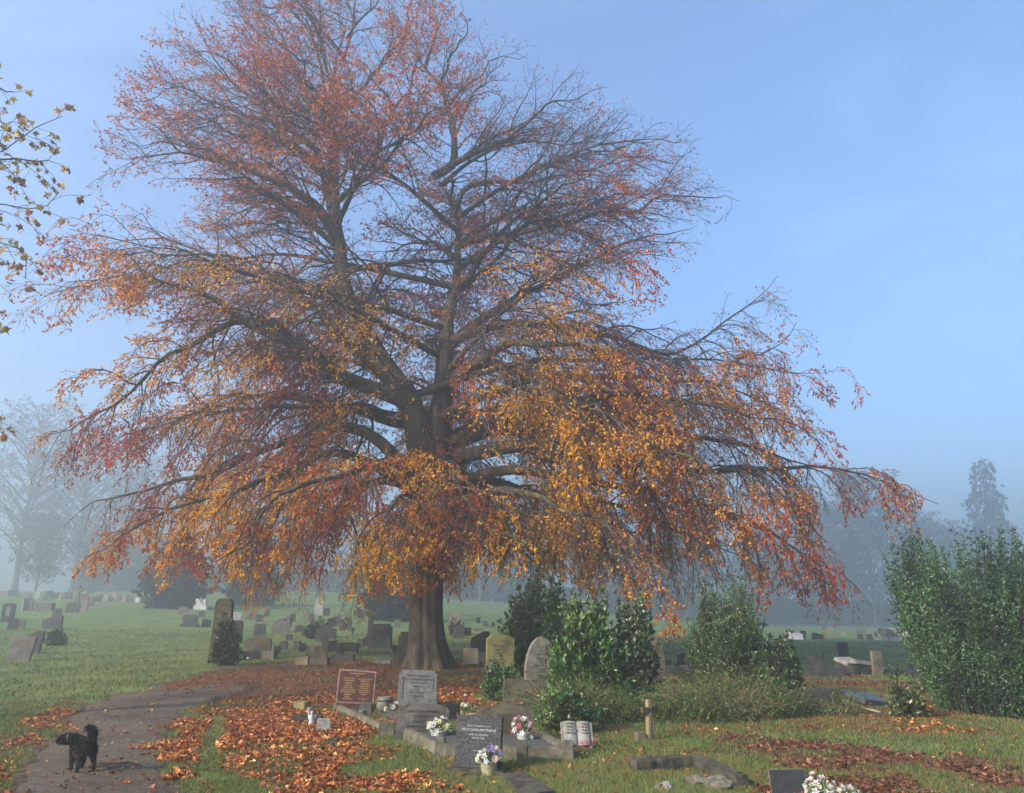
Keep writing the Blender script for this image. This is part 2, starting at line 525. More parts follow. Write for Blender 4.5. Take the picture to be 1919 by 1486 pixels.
def build_beech():
    root = empty('beech_tree', (0, 0, 0))
    tag(root, 'huge spreading beech with red, orange and gold autumn leaves beside the path', 'tree')
    base = Vector((X0, Y0, float(gz(X0, Y0))))
    # trunk: fluted, flaring into roots, two stems grown together
    ty = [1262, 1245, 1225, 1200, 1160, 1110, 1050, 990, 930, 880, 850, 825]
    tx = [803, 803, 801, 799, 798, 799, 802, 805, 806, 808, 808, 808]
    tw = [102, 78, 65, 58, 54, 54, 55, 57, 60, 66, 60, 30]
    K = 56
    V = []
    for y, x, w in zip(ty, tx, tw):
        c = at(x, y, Y0)
        if y == 1262: c.z = base.z - 0.25
        r = w / FPX * DT / 2 / 0.985
        fl = (1 - min(1, max(0, (c.z - base.z) / 1.1)))
        for k in range(K):
            a = 2 * PI * k / K
            q = 1 + 0.10 * math.cos(2 * a + 0.4) * (1 - fl * 0.5)
            q -= 0.16 * math.exp(-((((a - 4.55 + PI) % (2 * PI)) - PI) / 0.16) ** 2)
            q -= 0.10 * math.exp(-((((a - 5.15 + PI) % (2 * PI)) - PI) / 0.13) ** 2)
            q += 0.035 * math.sin(5 * a + c.z * 0.5) + 0.02 * math.sin(9 * a - c.z * 0.9) + 0.012 * math.sin(17 * a + 2 * c.z)
            q += fl * 0.22 * max(0, math.sin(6 * a + 0.7)) + fl * 0.1 * math.sin(11 * a)
            V.append((c.x + r * q * math.cos(a), c.y + r * q * math.sin(a), c.z))
    nr = len(ty)
    F = [(i * K + k, i * K + (k + 1) % K, (i + 1) * K + (k + 1) % K, (i + 1) * K + k) for i in range(nr - 1) for k in range(K)]
    tr = npmesh('trunk', np.array(V), np.array(F), MAT['beech_bark'], root, smooth=True)
    sub = tr.modifiers.new('smooth', 'SUBSURF')
    sub.levels = 1
    sub.render_levels = 1

    # limbs, each measured on the photograph and set at its own depth
    LIMBS = [
        ([(797, 880), (768, 755), (718, 685), (687, 625), (652, 540), (634, 450), (622, 380), (622, 290), (617, 210), (630, 165), (643, 115), (650, 70), (652, 30)], 0, -.8, .44, .03),
        ([(812, 880), (830, 745), (840, 620), (848, 540), (858, 440), (850, 380), (834, 356), (813, 326)], .2, .8, .44, .15),
        ([(813, 330), (850, 306), (849, 242), (837, 196), (822, 160), (797, 127), (758, 78), (722, 36)], .8, 1.5, .15, .02),
        ([(840, 312), (903, 281), (964, 248), (1010, 215), (1065, 178), (1130, 166)], .8, -1, .12, .02),
        ([(837, 200), (873, 163), (918, 121), (985, 92)], 1.2, 2, .06, .015),
        ([(790, 840), (773, 762), (720, 738), (642, 710), (598, 672), (540, 635), (450, 590), (400, 562), (300, 535), (200, 520), (105, 545)], 0, -2, .30, .03),
        ([(760, 745), (703, 684), (657, 649), (622, 620), (598, 582), (540, 545), (470, 510), (380, 475), (280, 450), (170, 465)], .3, 3.5, .22, .02),
        ([(642, 710), (590, 690), (520, 610), (450, 600), (370, 640), (280, 700), (180, 775), (55, 825)], -.3, -1.2, .17, .02),
        ([(634, 450), (595, 390), (569, 371), (520, 340), (475, 315), (400, 300), (300, 290), (215, 292)], -.4, -2.2, .18, .02),
        ([(622, 390), (608, 330), (593, 304), (542, 266), (502, 210), (467, 180), (435, 153), (402, 147), (354, 145), (272, 150)], -.4, 1.5, .15, .02),
        ([(542, 266), (480, 255), (400, 235), (340, 225), (245, 232)], 0, -2, .07, .015),
        ([(502, 210), (535, 165), (530, 110), (500, 40)], .5, -.6, .05, .015),
        ([(612, 245), (560, 238), (520, 205), (480, 160), (430, 115), (330, 85)], -.5, -3, .07, .015),
        ([(617, 210), (570, 165), (530, 100), (470, 60), (440, 15)], -.6, 1.5, .06, .015),
        ([(617, 215), (650, 190), (690, 150), (730, 110), (765, 55)], -.6, -2, .07, .015),
        ([(622, 385), (700, 320), (760, 262), (833, 207), (880, 150)], -.4, -2.5, .10, .015),
        ([(617, 212), (596, 110), (575, 20), (560, -60)], -.6, -1.8, .07, .01),
        ([(645, 112), (662, 40), (672, -30), (668, -90)], -.6, .3, .05, .01),
        ([(650, 70), (690, 20), (730, -30), (745, -75)], -.7, -1.4, .04, .01),
        ([(797, 127), (815, 60), (812, -10), (795, -70)], 1.2, .4, .07, .01),
        ([(758, 78), (735, 20), (728, -50)], 1.4, 2.2, .04, .01),
        ([(822, 160), (850, 100), (872, 45), (868, -10)], 1.1, .2, .06, .01),
        ([(560, 135), (515, 50), (480, -20), (470, -60)], -.6, .8, .06, .01),
        ([(690, 150), (735, 95), (775, 20), (790, -40)], -.9, -2.4, .05, .01),
        ([(700, 305), (740, 200), (790, 120), (830, 40)], -.9, -3.0, .07, .01),
        ([(846, 830), (890, 815), (934, 804), (1007, 801), (1080, 786), (1160, 790), (1260, 810), (1360, 830), (1480, 860), (1590, 880)], .2, 3, .24, .02),
        ([(850, 860), (910, 845), (963, 839), (992, 836), (1051, 865), (1094, 856), (1180, 870), (1300, 880), (1420, 885), (1560, 880), (1680, 905), (1750, 938)], 0, -1.5, .22, .015),
        ([(846, 830), (940, 790), (966, 769), (989, 748), (1036, 748), (1094, 751), (1180, 740), (1280, 750), (1380, 770), (1480, 800), (1560, 840)], .2, -3, .19, .02),
        ([(842, 730), (861, 705), (905, 675), (948, 646), (1020, 640), (1100, 650), (1200, 680), (1290, 715)], .2, -4, .18, .02),
        ([(842, 720), (905, 680), (950, 690), (1011, 706), (1112, 704), (1196, 708), (1257, 714), (1330, 720), (1420, 745), (1520, 775)], .3, 2.2, .17, .015),
        ([(845, 645), (880, 615), (919, 591), (970, 560), (1007, 535), (1080, 500), (1160, 470), (1230, 440), (1310, 410)], .4, 3.5, .17, .02),
        ([(845, 640), (930, 610), (1020, 606), (1094, 622), (1180, 640), (1240, 665), (1296, 655), (1355, 606), (1394, 574), (1443, 515)], .3, -.6, .15, .012),
        ([(1180, 740), (1240, 765), (1292, 750), (1355, 711), (1380, 683), (1450, 645), (1492, 600)], -.8, -1.4, .08, .01),
        ([(858, 460), (910, 445), (979, 436), (1050, 422), (1134, 396), (1219, 385), (1261, 371), (1385, 378)], .5, -1.2, .14, .012),
        ([(853, 395), (880, 347), (976, 338), (1021, 309), (1120, 286), (1190, 269), (1239, 241)], .6, 1.2, .10, .01),
        ([(1021, 309), (1080, 320), (1150, 305), (1210, 290), (1262, 305)], .8, -1.5, .05, .01),
        ([(790, 910), (700, 815), (640, 800), (590, 800), (540, 830), (480, 850), (400, 880), (300, 910), (200, 940), (105, 985)], 0, 1.5, .22, .02),
        ([(787, 930), (700, 870), (620, 850), (560, 880), (450, 910), (350, 940), (260, 1000), (165, 1055)], -.2, -3, .17, .015),
        ([(795, 905), (740, 870), (650, 880), (560, 920), (480, 980), (400, 1045)], -.3, -6.5, .14, .015),
        ([(850, 910), (950, 880), (1100, 900), (1250, 930), (1400, 975), (1500, 1030), (1600, 1090), (1650, 1150)], .2, -2.6, .17, .015),
        ([(850, 940), (950, 920), (1050, 945), (1150, 1000), (1240, 1090)], -.3, -5, .13, .015),
        ([(840, 930), (920, 900), (1030, 930), (1180, 960), (1330, 1010), (1430, 1085)], .4, 4.5, .15, .015),
        ([(795, 930), (720, 900), (600, 930), (480, 960), (350, 1010), (250, 1080)], .4, 4.0, .14, .015),
        ([(830, 780), (900, 742), (1000, 715), (1120, 770), (1250, 840), (1350, 900), (1440, 960)], -.2, -5.5, .15, .015),
        ([(790, 800), (730, 790), (640, 760), (520, 745), (400, 760), (290, 810), (190, 880)], .2, 5, .16, .015),
    ]
    N1 = 22
    P1, R1 = [], []
    for px, d0, d1, r0, r1 in LIMBS:
        n = len(px)
        pts = [at(x, y, Y0 + d0 + (d1 - d0) * i / (n - 1)) for i, (x, y) in enumerate(px)]
        P1.append(resample(pts, N1))
        u = np.linspace(0, 1, N1)
        R1.append(r0 * (1 - u) ** 1.25 + 0.007)
    # crown envelope in metres
    oy = [-130, 0, 50, 100, 150, 200, 300, 400, 450, 500, 550, 620, 700, 800, 900, 980, 1050, 1090, 1140]
    ol = [610, 430, 285, 258, 235, 215, 185, 135, 120, 108, 70, 40, 90, 45, 95, 80, 115, 180, 330]
    ory = [-130, 0, 50, 100, 170, 250, 300, 380, 450, 530, 600, 660, 760, 850, 930, 1000, 1080, 1150, 1200]
    orx = [720, 860, 880, 1000, 1125, 1220, 1260, 1375, 1355, 1430, 1500, 1550, 1600, 1650, 1750, 1680, 1665, 1645, 1560]
    zl = np.array([at(x, y, Y0).z for x, y in zip(ol, oy)])[::-1]
    rl = np.array([X0 - at(x, y, Y0).x for x, y in zip(ol, oy)])[::-1]
    zr = np.array([at(x, y, Y0).z for x, y in zip(orx, ory)])[::-1]
    rr = np.array([at(x, y, Y0).x - X0 for x, y in zip(orx, ory)])[::-1]

    def env(P):
        """distance from the axis as a share of the crown's radius there"""
        z = P[..., 2]
        a, b = np.interp(z, zl, rl), np.interp(z, zr, rr)
        dx, dy = P[..., 0] - X0, P[..., 1] - Y0
        rx = np.where(dx < 0, a, b)
        ry = 0.36 * (a + b)
        return np.sqrt((dx / rx) ** 2 + (dy / ry) ** 2)

    def zmin(P):
        q, _, _ = proj(P)
        zb = np.interp(q, [100, 200, 300, 450, 560, 650, 740, 780, 850, 900, 960, 1050, 1130, 1200, 1260, 1330, 1420, 1500, 1570, 1640],
                       [2.7, 2.4, 2.3, 1.8, 1.4, 1.2, 1.6, 2.1, 2.2, 2.4, 2.4, 2.5, 2.1, 1.6, 1.0, 1.8, 1.7, 1.1, 1.1, 1.8])
        return zb

    # more limbs to the front and the back of the crown
    for k in range(26):
        back = k % 3
        ph = (PI / 2 if back else -PI / 2) + rng.normal(0, 0.55)
        z0 = 4.0 + 12 * ((k + 0.5) / 26) ** 1.4
        if not back and 5.0 < z0 < 10: continue
        if z0 < 7.5: s = np.array([X0 + 0.1, Y0, z0])
        else:
            src = P1[0] if rng.random() < 0.5 else P1[1]
            j = int(np.argmin(np.abs(src[:, 2] - z0)))
            s = src[j]
        ztip = z0 + (1.5 if z0 > 9 else -0.3) + rng.normal(0, 0.6) - (1.2 if z0 < 6 else 0)
        ztip = max(ztip, 3.0)
        a, b = np.interp(ztip, zl, rl), np.interp(ztip, zr, rr)
        c, sn = math.cos(ph), math.sin(ph)
        rx = b if c > 0 else a
        rad = 0.86 / math.sqrt((c / rx) ** 2 + (sn / (0.36 * (a + b))) ** 2)
        e = np.array([X0 + rad * c, Y0 + rad * sn, ztip])
        m1 = s * 0.65 + e * 0.35 + np.array([rng.normal(0, .3), 0, 0.9 + 0.3 * rng.random()])
        m2 = s * 0.3 + e * 0.7 + np.array([rng.normal(0, .5), 0, 0.8])
        P1.append(resample([s, m1, m2, e], N1))
        u = np.linspace(0, 1, N1)
        R1.append((0.035 + 0.009 * rad) * (1 - u) ** 1.2 + 0.007)
    # and more to both sides, higher up
    for k in range(24):
        sgn = -1 if k % 2 else 1
        ph = (PI if sgn < 0 else 0) + rng.normal(0, 0.5)
        z0 = 6.5 + 13 * (k + 0.5) / 24
        src = P1[0] if (rng.random() < 0.75) == (sgn < 0) else np.concatenate([P1[1], P1[2]])
        s = src[int(np.argmin(np.abs(src[:, 2] - z0)))]
        ztip = s[2] + np.interp(s[2], [6, 12, 20], [0.0, 1.5, 2.4]) + rng.normal(0, 0.8)
        a, b = np.interp(ztip, zl, rl), np.interp(ztip, zr, rr)
        c, sn = math.cos(ph), math.sin(ph)
        rad = (0.8 + 0.17 * rng.random()) / math.sqrt((c / (b if c > 0 else a)) ** 2 + (sn / (0.36 * (a + b))) ** 2)
        e = np.array([X0 + rad * c, Y0 + rad * sn, ztip])
        m1 = s * 0.68 + e * 0.32 + np.array([rng.normal(0, .2), rng.normal(0, .3), 0.5 + 0.5 * rng.random()])
        m2 = s * 0.33 + e * 0.67 + np.array([rng.normal(0, .3), rng.normal(0, .4), 0.3 + 0.6 * rng.random()])
        P1.append(resample([s, m1, m2, e], N1))
        u = np.linspace(0, 1, N1)
        R1.append((0.02 + 0.008 * rad) * (1 - u) ** 1.2 + 0.006)
    P1, R1 = np.array(P1), np.array(R1)
    uu = np.linspace(0, 1, N1)[None, :, None]
    for fq, am in ((2.0, 0.15), (4.5, 0.075), (8.0, 0.035)):      # limbs are never straight
        P1 = P1 + am * uu * np.sin(uu * fq * 2 * PI + rng.random((len(P1), 1, 3)) * 2 * PI) * rng.normal(0.9, 0.3, (len(P1), 1, 3))

    def droop(p):
        return np.interp(p[:, 2], [2, 6, 10, 14, 18, 22], [1.35, 1.1, 0.5, 0.05, -0.18, -0.25])

    def outw(p):
        o = p - np.array([X0, Y0, 0])
        o[:, 2] = 0
        return 0.06 * norm(o)

    def keep(Q):
        e = Q[:, -1]
        lim = 1.0 + 0.06 * (rng.random(len(e)) - 0.5)
        return (env(e) < lim) & (e[:, 2] > zmin(e) - 0.15 + 0.3 * rng.random(len(e)))

    P2, R2 = grow(P1, R1, 0.14, 1.0, 0.30, lambda L, t, p: np.clip(0.30 * L * (1.1 - t) + 0.8, 0.9, 3.6), R(46), 11, 0.010, 0.005, droop, 0.19, outw, 0.55, keep)
    # thin drooping shoots from the trunk and the big stems
    tr_pts = resample([at(803, 1075, Y0), at(806, 930, Y0), at(806, 840, Y0), at(800, 780, Y0)], N1)[None]
    Pe, Re = grow(tr_pts, np.full((1, N1), .5), 0.0, 1, 0.035, lambda L, t, p: 1.1 + 0 * t, R(75), 11, 0.007, 0.004, lambda p: 0.5 + 0 * p[:, 0], 0.2, None, 1.6, None, 0.05)
    P2, R2 = np.concatenate([P2, Pe]), np.concatenate([R2, Re])
    P3, R3 = grow(P2, R2, 0.12, 1.0, 0.185, lambda L, t, p: np.clip(0.34 * L * (1.1 - t) + 0.3, 0.3, 1.25), R(48), 6, 0.006, 0.0035, lambda p: 0.8 * droop(p), 0.12, outw, 0.5, keep)
    P4, R4 = grow(P3, R3, 0.1, 1.0, 0.118, lambda L, t, p: np.clip(0.3 * L * (1.1 - t) + 0.12, 0.12, 0.42), R(50), 4, 0.004, 0.0026, lambda p: 0.6 * droop(p), 0.12, None, 0.5, keep)
    print('beech', len(P1), len(P2), len(P3), len(P4))

    nS = len(LIMBS)
    V, F = tubes(P1, R1, 10)
    npmesh('limbs', V, F, MAT['beech_bark'], root, smooth=True)
    V, F = tubes(P2, R2, 5)
    npmesh('branches', V, F, MAT['twig'], root, smooth=True)
    V, F = join([tubes(P3, R3, 3), tubes(P4, R4, 3)])
    npmesh('twigs', V, F, MAT['twig'], root, smooth=True)

    # leaves in drifts on the twigs
    pos, tan, t = along(P4, 8, 0.15, 1.0)
    p3, t3, _ = along(P3, 3, 0.4, 1.0)
    pos, tan = np.concatenate([pos, p3]), np.concatenate([tan, t3])
    z = pos[:, 2]
    dx = pos[:, 0] - X0
    e = env(pos)
    dens = np.interp(z, [1, 4, 7, 10, 13, 17, 22], [1.2, 1.15, 1.0, 0.66, 0.42, 0.32, 0.24])
    dens = dens * np.where((dx > 1.5) & (z > 8.5), np.interp(z + 0.35 * dx, [10, 13, 16], [1.0, 0.62, 0.36]), 1)
    dens = dens * np.where((dx < -5) & (z > 10) & (z < 15), 0.5, 1)
    dens = dens * np.where((dx < 0.5) & (z > 15.5), 1.1, 1)
    dens = dens * np.where((dx > 6) & (z > 6), 0.6, 1)
    dens = dens * np.where((e < 0.55) & (z > 6) & (z < 12.5), 0.85, 1)
    dens = dens * np.where((pos[:, 1] < Y0 - 0.8) & (np.abs(dx + 1.8) < 5.0) & (z > 5.8) & (z < 12), 0.35, 1)
    c1 = fbm(pos * [1, 1, 1.5], 1.7, 3)
    c2 = vn(pos, 0.55, 9)
    dens = dens * np.clip(sstep(0.38, 0.58, c1) * 1.6 + 0.14, 0, 1.7) * np.clip(0.35 + 1.3 * sstep(0.25, 0.7, c2), 0, 1.6)
    kp = rng.random(len(pos)) < dens
    pos, tan, z, dx, e = pos[kp], tan[kp], z[kp], dx[kp], e[kp]
    n = len(pos)
    print('beech leaves', n)
    d = tan + 0.7 * rng.normal(size=(n, 3)) + np.array([0, 0, -0.35])
    ln = 0.073 * (0.7 + 0.6 * rng.random(n))
    V, F = leaves(pos, d, ln, ln * 0.62, 0.22)
    gold = fbm(pos, 2.6, 21)
    low = np.interp(z, [2, 6, 11, 16], [1.0, 0.9, 0.6, 0.2]) * np.interp(e, [0.0, 0.55, 0.8, 1.0], [1.2, 1.1, 0.8, 0.3])
    gp = sstep(0.33, 0.54, gold) * low * 1.2
    red = fbm(pos, 1.6, 33)
    gp = gp * np.where(dx > 5, 0.62, 1.0)
    u = rng.random(n)
    colr = np.where((u < gp)[:, None],
                    pick([(0.92, 0.50, 0.022), (0.84, 0.34, 0.018), (0.62, 0.36, 0.03), (0.95, 0.62, 0.03)], [4, 4, 2, 2], n),
                    np.where((red > 0.48)[:, None],
                             pick([(0.46, 0.08, 0.02), (0.55, 0.115, 0.02), (0.34, 0.06, 0.02)], [3, 2, 2], n),
                             pick([(0.54, 0.175, 0.022), (0.64, 0.22, 0.02), (0.34, 0.115, 0.025), (0.46, 0.21, 0.03)], [3, 2.4, 1.6, 1.5], n)))
    colr = np.where((z > 11)[:, None], colr * 0.55 + 0.45 * pick([(0.36, 0.075, 0.028), (0.44, 0.10, 0.028)], [1, 1], n), colr)
    npmesh('crown', V, F, MAT['leaf'], root, np.repeat(np.clip(colr * [0.95, 0.80, 0.66], 0, 0.85), 4, 0))
    return root


build_beech()

# ------------------------------------------------------------------ ground, path, grass, fallen leaves
def inpoly(px, py, poly):
    inside = np.zeros(px.shape, bool)
    n = len(poly)
    for i in range(n):
        x1, y1 = poly[i]
        x2, y2 = poly[(i + 1) % n]
        c = (y1 > py) != (y2 > py)
        with np.errstate(divide='ignore', invalid='ignore'):
            xi = (x2 - x1) * (py - y1) / (y2 - y1 + 1e-9) + x1
        inside ^= c & (px < xi)
    return inside


def world_poly(pts):
    return [(g.x, g.y) for g in (G(*p) for p in pts)]


PATH_L = [(-160, 1900), (-60, 1600), (10, 1486), (60, 1420), (105, 1370), (150, 1330), (200, 1306), (290, 1290), (380, 1284), (450, 1283)]
PATH_R = [(420, 1900), (350, 1600), (335, 1486), (322, 1450), (308, 1410), (318, 1370), (345, 1338), (385, 1318), (430, 1304), (470, 1297)]
WP = {
    'path': world_poly(PATH_L) + world_poly(PATH_R)[::-1],
    'heap': world_poly([(318, 1486), (300, 1440), (296, 1405), (325, 1350), (352, 1325), (450, 1305), (620, 1298), (640, 1330), (715, 1372), (750, 1402), (855, 1424), (850, 1442), (770, 1452), (730, 1486)]),
    'left': world_poly([(-200, 1560), (-100, 1440), (0, 1385), (80, 1330), (125, 1305), (160, 1315), (95, 1385), (40, 1445), (15, 1500)]),
    'band': world_poly([(330, 1330), (420, 1312), (640, 1296), (905, 1288), (920, 1325), (820, 1335), (640, 1325), (450, 1330)]),
    'right': world_poly([(1330, 1405), (1420, 1385), (1520, 1385), (1640, 1405), (1919, 1425), (2100, 1440), (2100, 1560), (1560, 1560), (1480, 1450), (1400, 1425)]),
    'mid': world_poly([(1240, 1262), (1520, 1262), (1640, 1275), (2000, 1280), (2000, 1345), (1540, 1350), (1500, 1290), (1240, 1300)]),
    'green1': world_poly([(380, 1345), (420, 1340), (412, 1380), (398, 1420), (440, 1452), (500, 1490), (390, 1500), (360, 1440)]),
    'green2': world_poly([(690, 1382), (770, 1378), (775, 1394), (695, 1400)]),
    'green3': world_poly([(610, 1316), (628, 1318), (625, 1334), (585, 1332)]),
    'green4': world_poly([(630, 1440), (760, 1418), (850, 1435), (850, 1450), (740, 1452), (640, 1462)]),
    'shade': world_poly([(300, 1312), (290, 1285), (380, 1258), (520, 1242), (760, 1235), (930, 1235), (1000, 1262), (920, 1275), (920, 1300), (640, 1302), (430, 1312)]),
    'track': world_poly([(165, 1255), (150, 1225), (182, 1165), (205, 1165), (200, 1205), (235, 1210), (265, 1160), (280, 1200), (300, 1260), (230, 1262)]),
}


def inside(x, y, key, jit=0.0, s=0.5, seed=0):
    P = np.stack([x, y, 0 * x], 1)
    jx = (fbm(P, s, seed + 40) - 0.5) * 2 * jit
    jy = (fbm(P, s, seed + 50) - 0.5) * 2 * jit
    poly = WP[key]
    return inpoly(x + jx, y + jy, poly)


def litter_density(x, y):
    """fallen leaves per square metre, big ones"""
    P = np.stack([x, y, 0 * x], 1)
    n1 = fbm(P, 0.9, 61)
    n2 = fbm(P, 2.6, 67)
    d = np.where(y < 16, 24 + 70 * sstep(0.42, 0.72, n2) + 60 * sstep(0.45, 0.7, n1), 4.0 + 9 * sstep(0.45, 0.7, n1))
    d = np.where((x < -0.28 * y - 1.0) & (y > 10), d * 0.55, d)
    halo = inside(x, y, 'heap', 2.2, 0.6) | inside(x, y, 'left', 1.6, 0.5) | inside(x, y, 'right', 2.4, 0.8)
    d = np.where(halo, np.maximum(d, 30 + 60 * n1), d)
    h = inside(x, y, 'heap', 0.9)
    d = np.where(h, 170 + 430 * sstep(0.34, 0.56, n1), d)
    d = np.where(inside(x, y, 'green1', 0.25) | inside(x, y, 'green2', 0.2) | inside(x, y, 'green3', 0.2) | inside(x, y, 'green4', 0.3), 10 + 22 * (n1 > 0.55), d)
    d = np.where(inside(x, y, 'left', 0.35), 90 + 220 * sstep(0.35, 0.6, n1), d)
    d = np.where(inside(x, y, 'band', 0.6), 110 + 200 * sstep(0.4, 0.6, n1), d)
    d = np.where(inside(x, y, 'right', 2.0, 0.7), 60 + 330 * sstep(0.28, 0.58, n1), d)
    d = np.where(inside(x, y, 'mid', 0.8), 60 + 130 * sstep(0.4, 0.6, n1), d)
    p = inside(x, y, 'path', 0.65, 0.35)
    d = np.where(p, 14.0 + 60 * sstep(0.48, 0.72, n1), d)
    d = np.where(inside(x, y, 'shade', 0.5) & ~inside(x, y, 'band', 0.4), 50 + 110 * n1, d)
    return d


def build_ground():
    def axis(lo, hi, step, far):
        a = list(np.arange(lo, hi + 1e-6, step))
        s = step
        v = hi
        while v < far:
            s *= 1.16
            v += s
            a.append(v)
        s = step
        v = lo
        pre = []
        while v > -far:
            s *= 1.16
            v -= s
            pre.append(v)
        return np.array(pre[::-1] + a)
    xs = axis(-16, 18, 0.16, 460)
    ys = axis(6, 28, 0.16, 460)
    X, Y = np.meshgrid(xs, ys)
    x, y = X.ravel(), Y.ravel()
    V = np.stack([x, y, gz(x, y)], 1)
    nx, ny = len(xs), len(ys)
    i = np.arange(nx * ny).reshape(ny, nx)
    F = np.stack([i[:-1, :-1], i[:-1, 1:], i[1:, 1:], i[1:, :-1]], -1).reshape(-1, 4)
    lit = np.clip(litter_density(x, y) / 200, 0, 1)
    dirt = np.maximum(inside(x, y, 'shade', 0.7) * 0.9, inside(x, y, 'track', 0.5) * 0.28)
    dirt = np.maximum(dirt, inside(x, y, 'mid', 0.7) * 0.45)
    dirt = np.maximum(dirt, (inside(x, y, 'path', 0.7, 0.3) | inside(x, y, 'path', 0.25)) * 0.85)
    dirt = np.maximum(dirt, inside(x, y, 'right', 0.5) * 0.8)
    dry = fbm(V, 5, 71)
    m, nt = new_mat('turf_and_soil')
    tc = nt.nodes.new('ShaderNodeTexCoord')
    a = nt.nodes.new('ShaderNodeAttribute')
    a.attribute_name = 'col'
    sep = nt.nodes.new('ShaderNodeSeparateColor')
    nt.links.new(a.outputs['Color'], sep.inputs['Color'])
    co = tc.outputs['Object']
    n_f = noise(nt, 7, 6, 0.7, co)
    n_m = noise(nt, 0.8, 5, 0.6, co)
    n_l = noise(nt, 28, 5, 0.75, co)
    g = mixc(nt, ramp(nt, n_f, 0.35, 0.65), (0.05, 0.088, 0.023), (0.098, 0.145, 0.04))
    g = mixc(nt, ramp(nt, n_m, 0.42, 0.62, 0, 0.7), g, (0.16, 0.19, 0.055))
    soil = mixc(nt, ramp(nt, n_l, 0.3, 0.7), (0.042, 0.030, 0.024), (0.095, 0.062, 0.045))
    lit_c = mixc(nt, ramp(nt, n_l, 0.35, 0.65), (0.07, 0.032, 0.016), (0.21, 0.085, 0.03))
    k1 = mathn(nt, 'ADD', sep.outputs[1], mathn(nt, 'MULTIPLY', mathn(nt, 'SUBTRACT', n_f, 0.5), 1.4))
    c = mixc(nt, ramp(nt, k1, 0.3, 0.62), g, soil)
    k2 = mathn(nt, 'ADD', sep.outputs[0], mathn(nt, 'MULTIPLY', mathn(nt, 'SUBTRACT', n_f, 0.5), 1.1))
    c = mixc(nt, ramp(nt, k2, 0.25, 0.6), c, lit_c)
    finish(m, nt, c, 0.9, n_l, 0.8, 0.03, 0.15)
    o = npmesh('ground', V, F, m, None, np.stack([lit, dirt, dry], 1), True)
    tag(o, kind='structure')

    # the path, a worn sheet a little above the turf
    n = 120
    A = resample([tuple(G(*p)) if p[1] < 1600 else tuple(G(*p)) for p in PATH_L], n)
    B = resample([tuple(G(*p)) for p in PATH_R], n)
    m_ = 17
    u = np.linspace(0, 1, m_)[None, :, None]
    S = A[:, None, :] * (1 - u) + B[:, None, :] * u
    Pn = S.reshape(-1, 3)
    j = (fbm(Pn, 0.55, 81) - 0.5)
    edge = np.abs(np.broadcast_to(np.linspace(-1, 1, m_)[None, :], (n, m_)).ravel())
    wdir = norm(B - A)
    Pn = Pn + (wdir[:, None, :] * np.sign(np.linspace(-1, 1, m_))[None, :, None]).reshape(-1, 3) * (edge ** 4 * j * 0.9)[:, None]
    Pn[:, 2] = gz(Pn[:, 0], Pn[:, 1]) + 0.014 - 0.03 * edge ** 8 + 0.008 * (vn(Pn, 0.6, 5) - .5)
    i = np.arange(n * m_).reshape(n, m_)
    F = np.stack([i[:-1, :-1], i[:-1, 1:], i[1:, 1:], i[1:, :-1]], -1).reshape(-1, 4)
    m, nt = new_mat('worn_muddy_tarmac')
    tc = nt.nodes.new('ShaderNodeTexCoord')
    co = tc.outputs['Object']
    n1 = noise(nt, 1.1, 6, 0.65, co)
    n2 = noise(nt, 60, 5, 0.8, co)
    n3 = noise(nt, 5, 6, 0.7, co)
    c = mixc(nt, ramp(nt, n1, 0.38, 0.62), (0.085, 0.062, 0.042), (0.15, 0.115, 0.08))
    c = mixc(nt, ramp(nt, n2, 0.35, 0.7, 0, 0.85), c, (0.045, 0.032, 0.022))
    c = mixc(nt, ramp(nt, n3, 0.52, 0.68, 0, 0.75), c, (0.052, 0.042, 0.026))
    n4 = noise(nt, 17, 5, 0.75, co)
    c = mixc(nt, ramp(nt, n4, 0.58, 0.68, 0, 0.7), c, (0.2, 0.165, 0.125))
    finish(m, nt, c, ramp(nt, n1, 0.3, 0.7, 0.6, 0.9), n2, 1.0, 0.02, 0.3)
    o = npmesh('path', Pn, F, m, None, None, True)
    tag(o, kind='structure')


def sample_ground(n, ynear, yfar, p=1.0, margin=1.08):
    """points on the ground in the wedge the camera can see"""
    u = rng.random(n)
    y = (ynear ** (p) + u * (yfar ** p - ynear ** p)) ** (1 / p)
    x = (rng.random(n) * 2 - 1) * (0.637 * margin) * (y * 0.97 + 0.6)
    return x, y


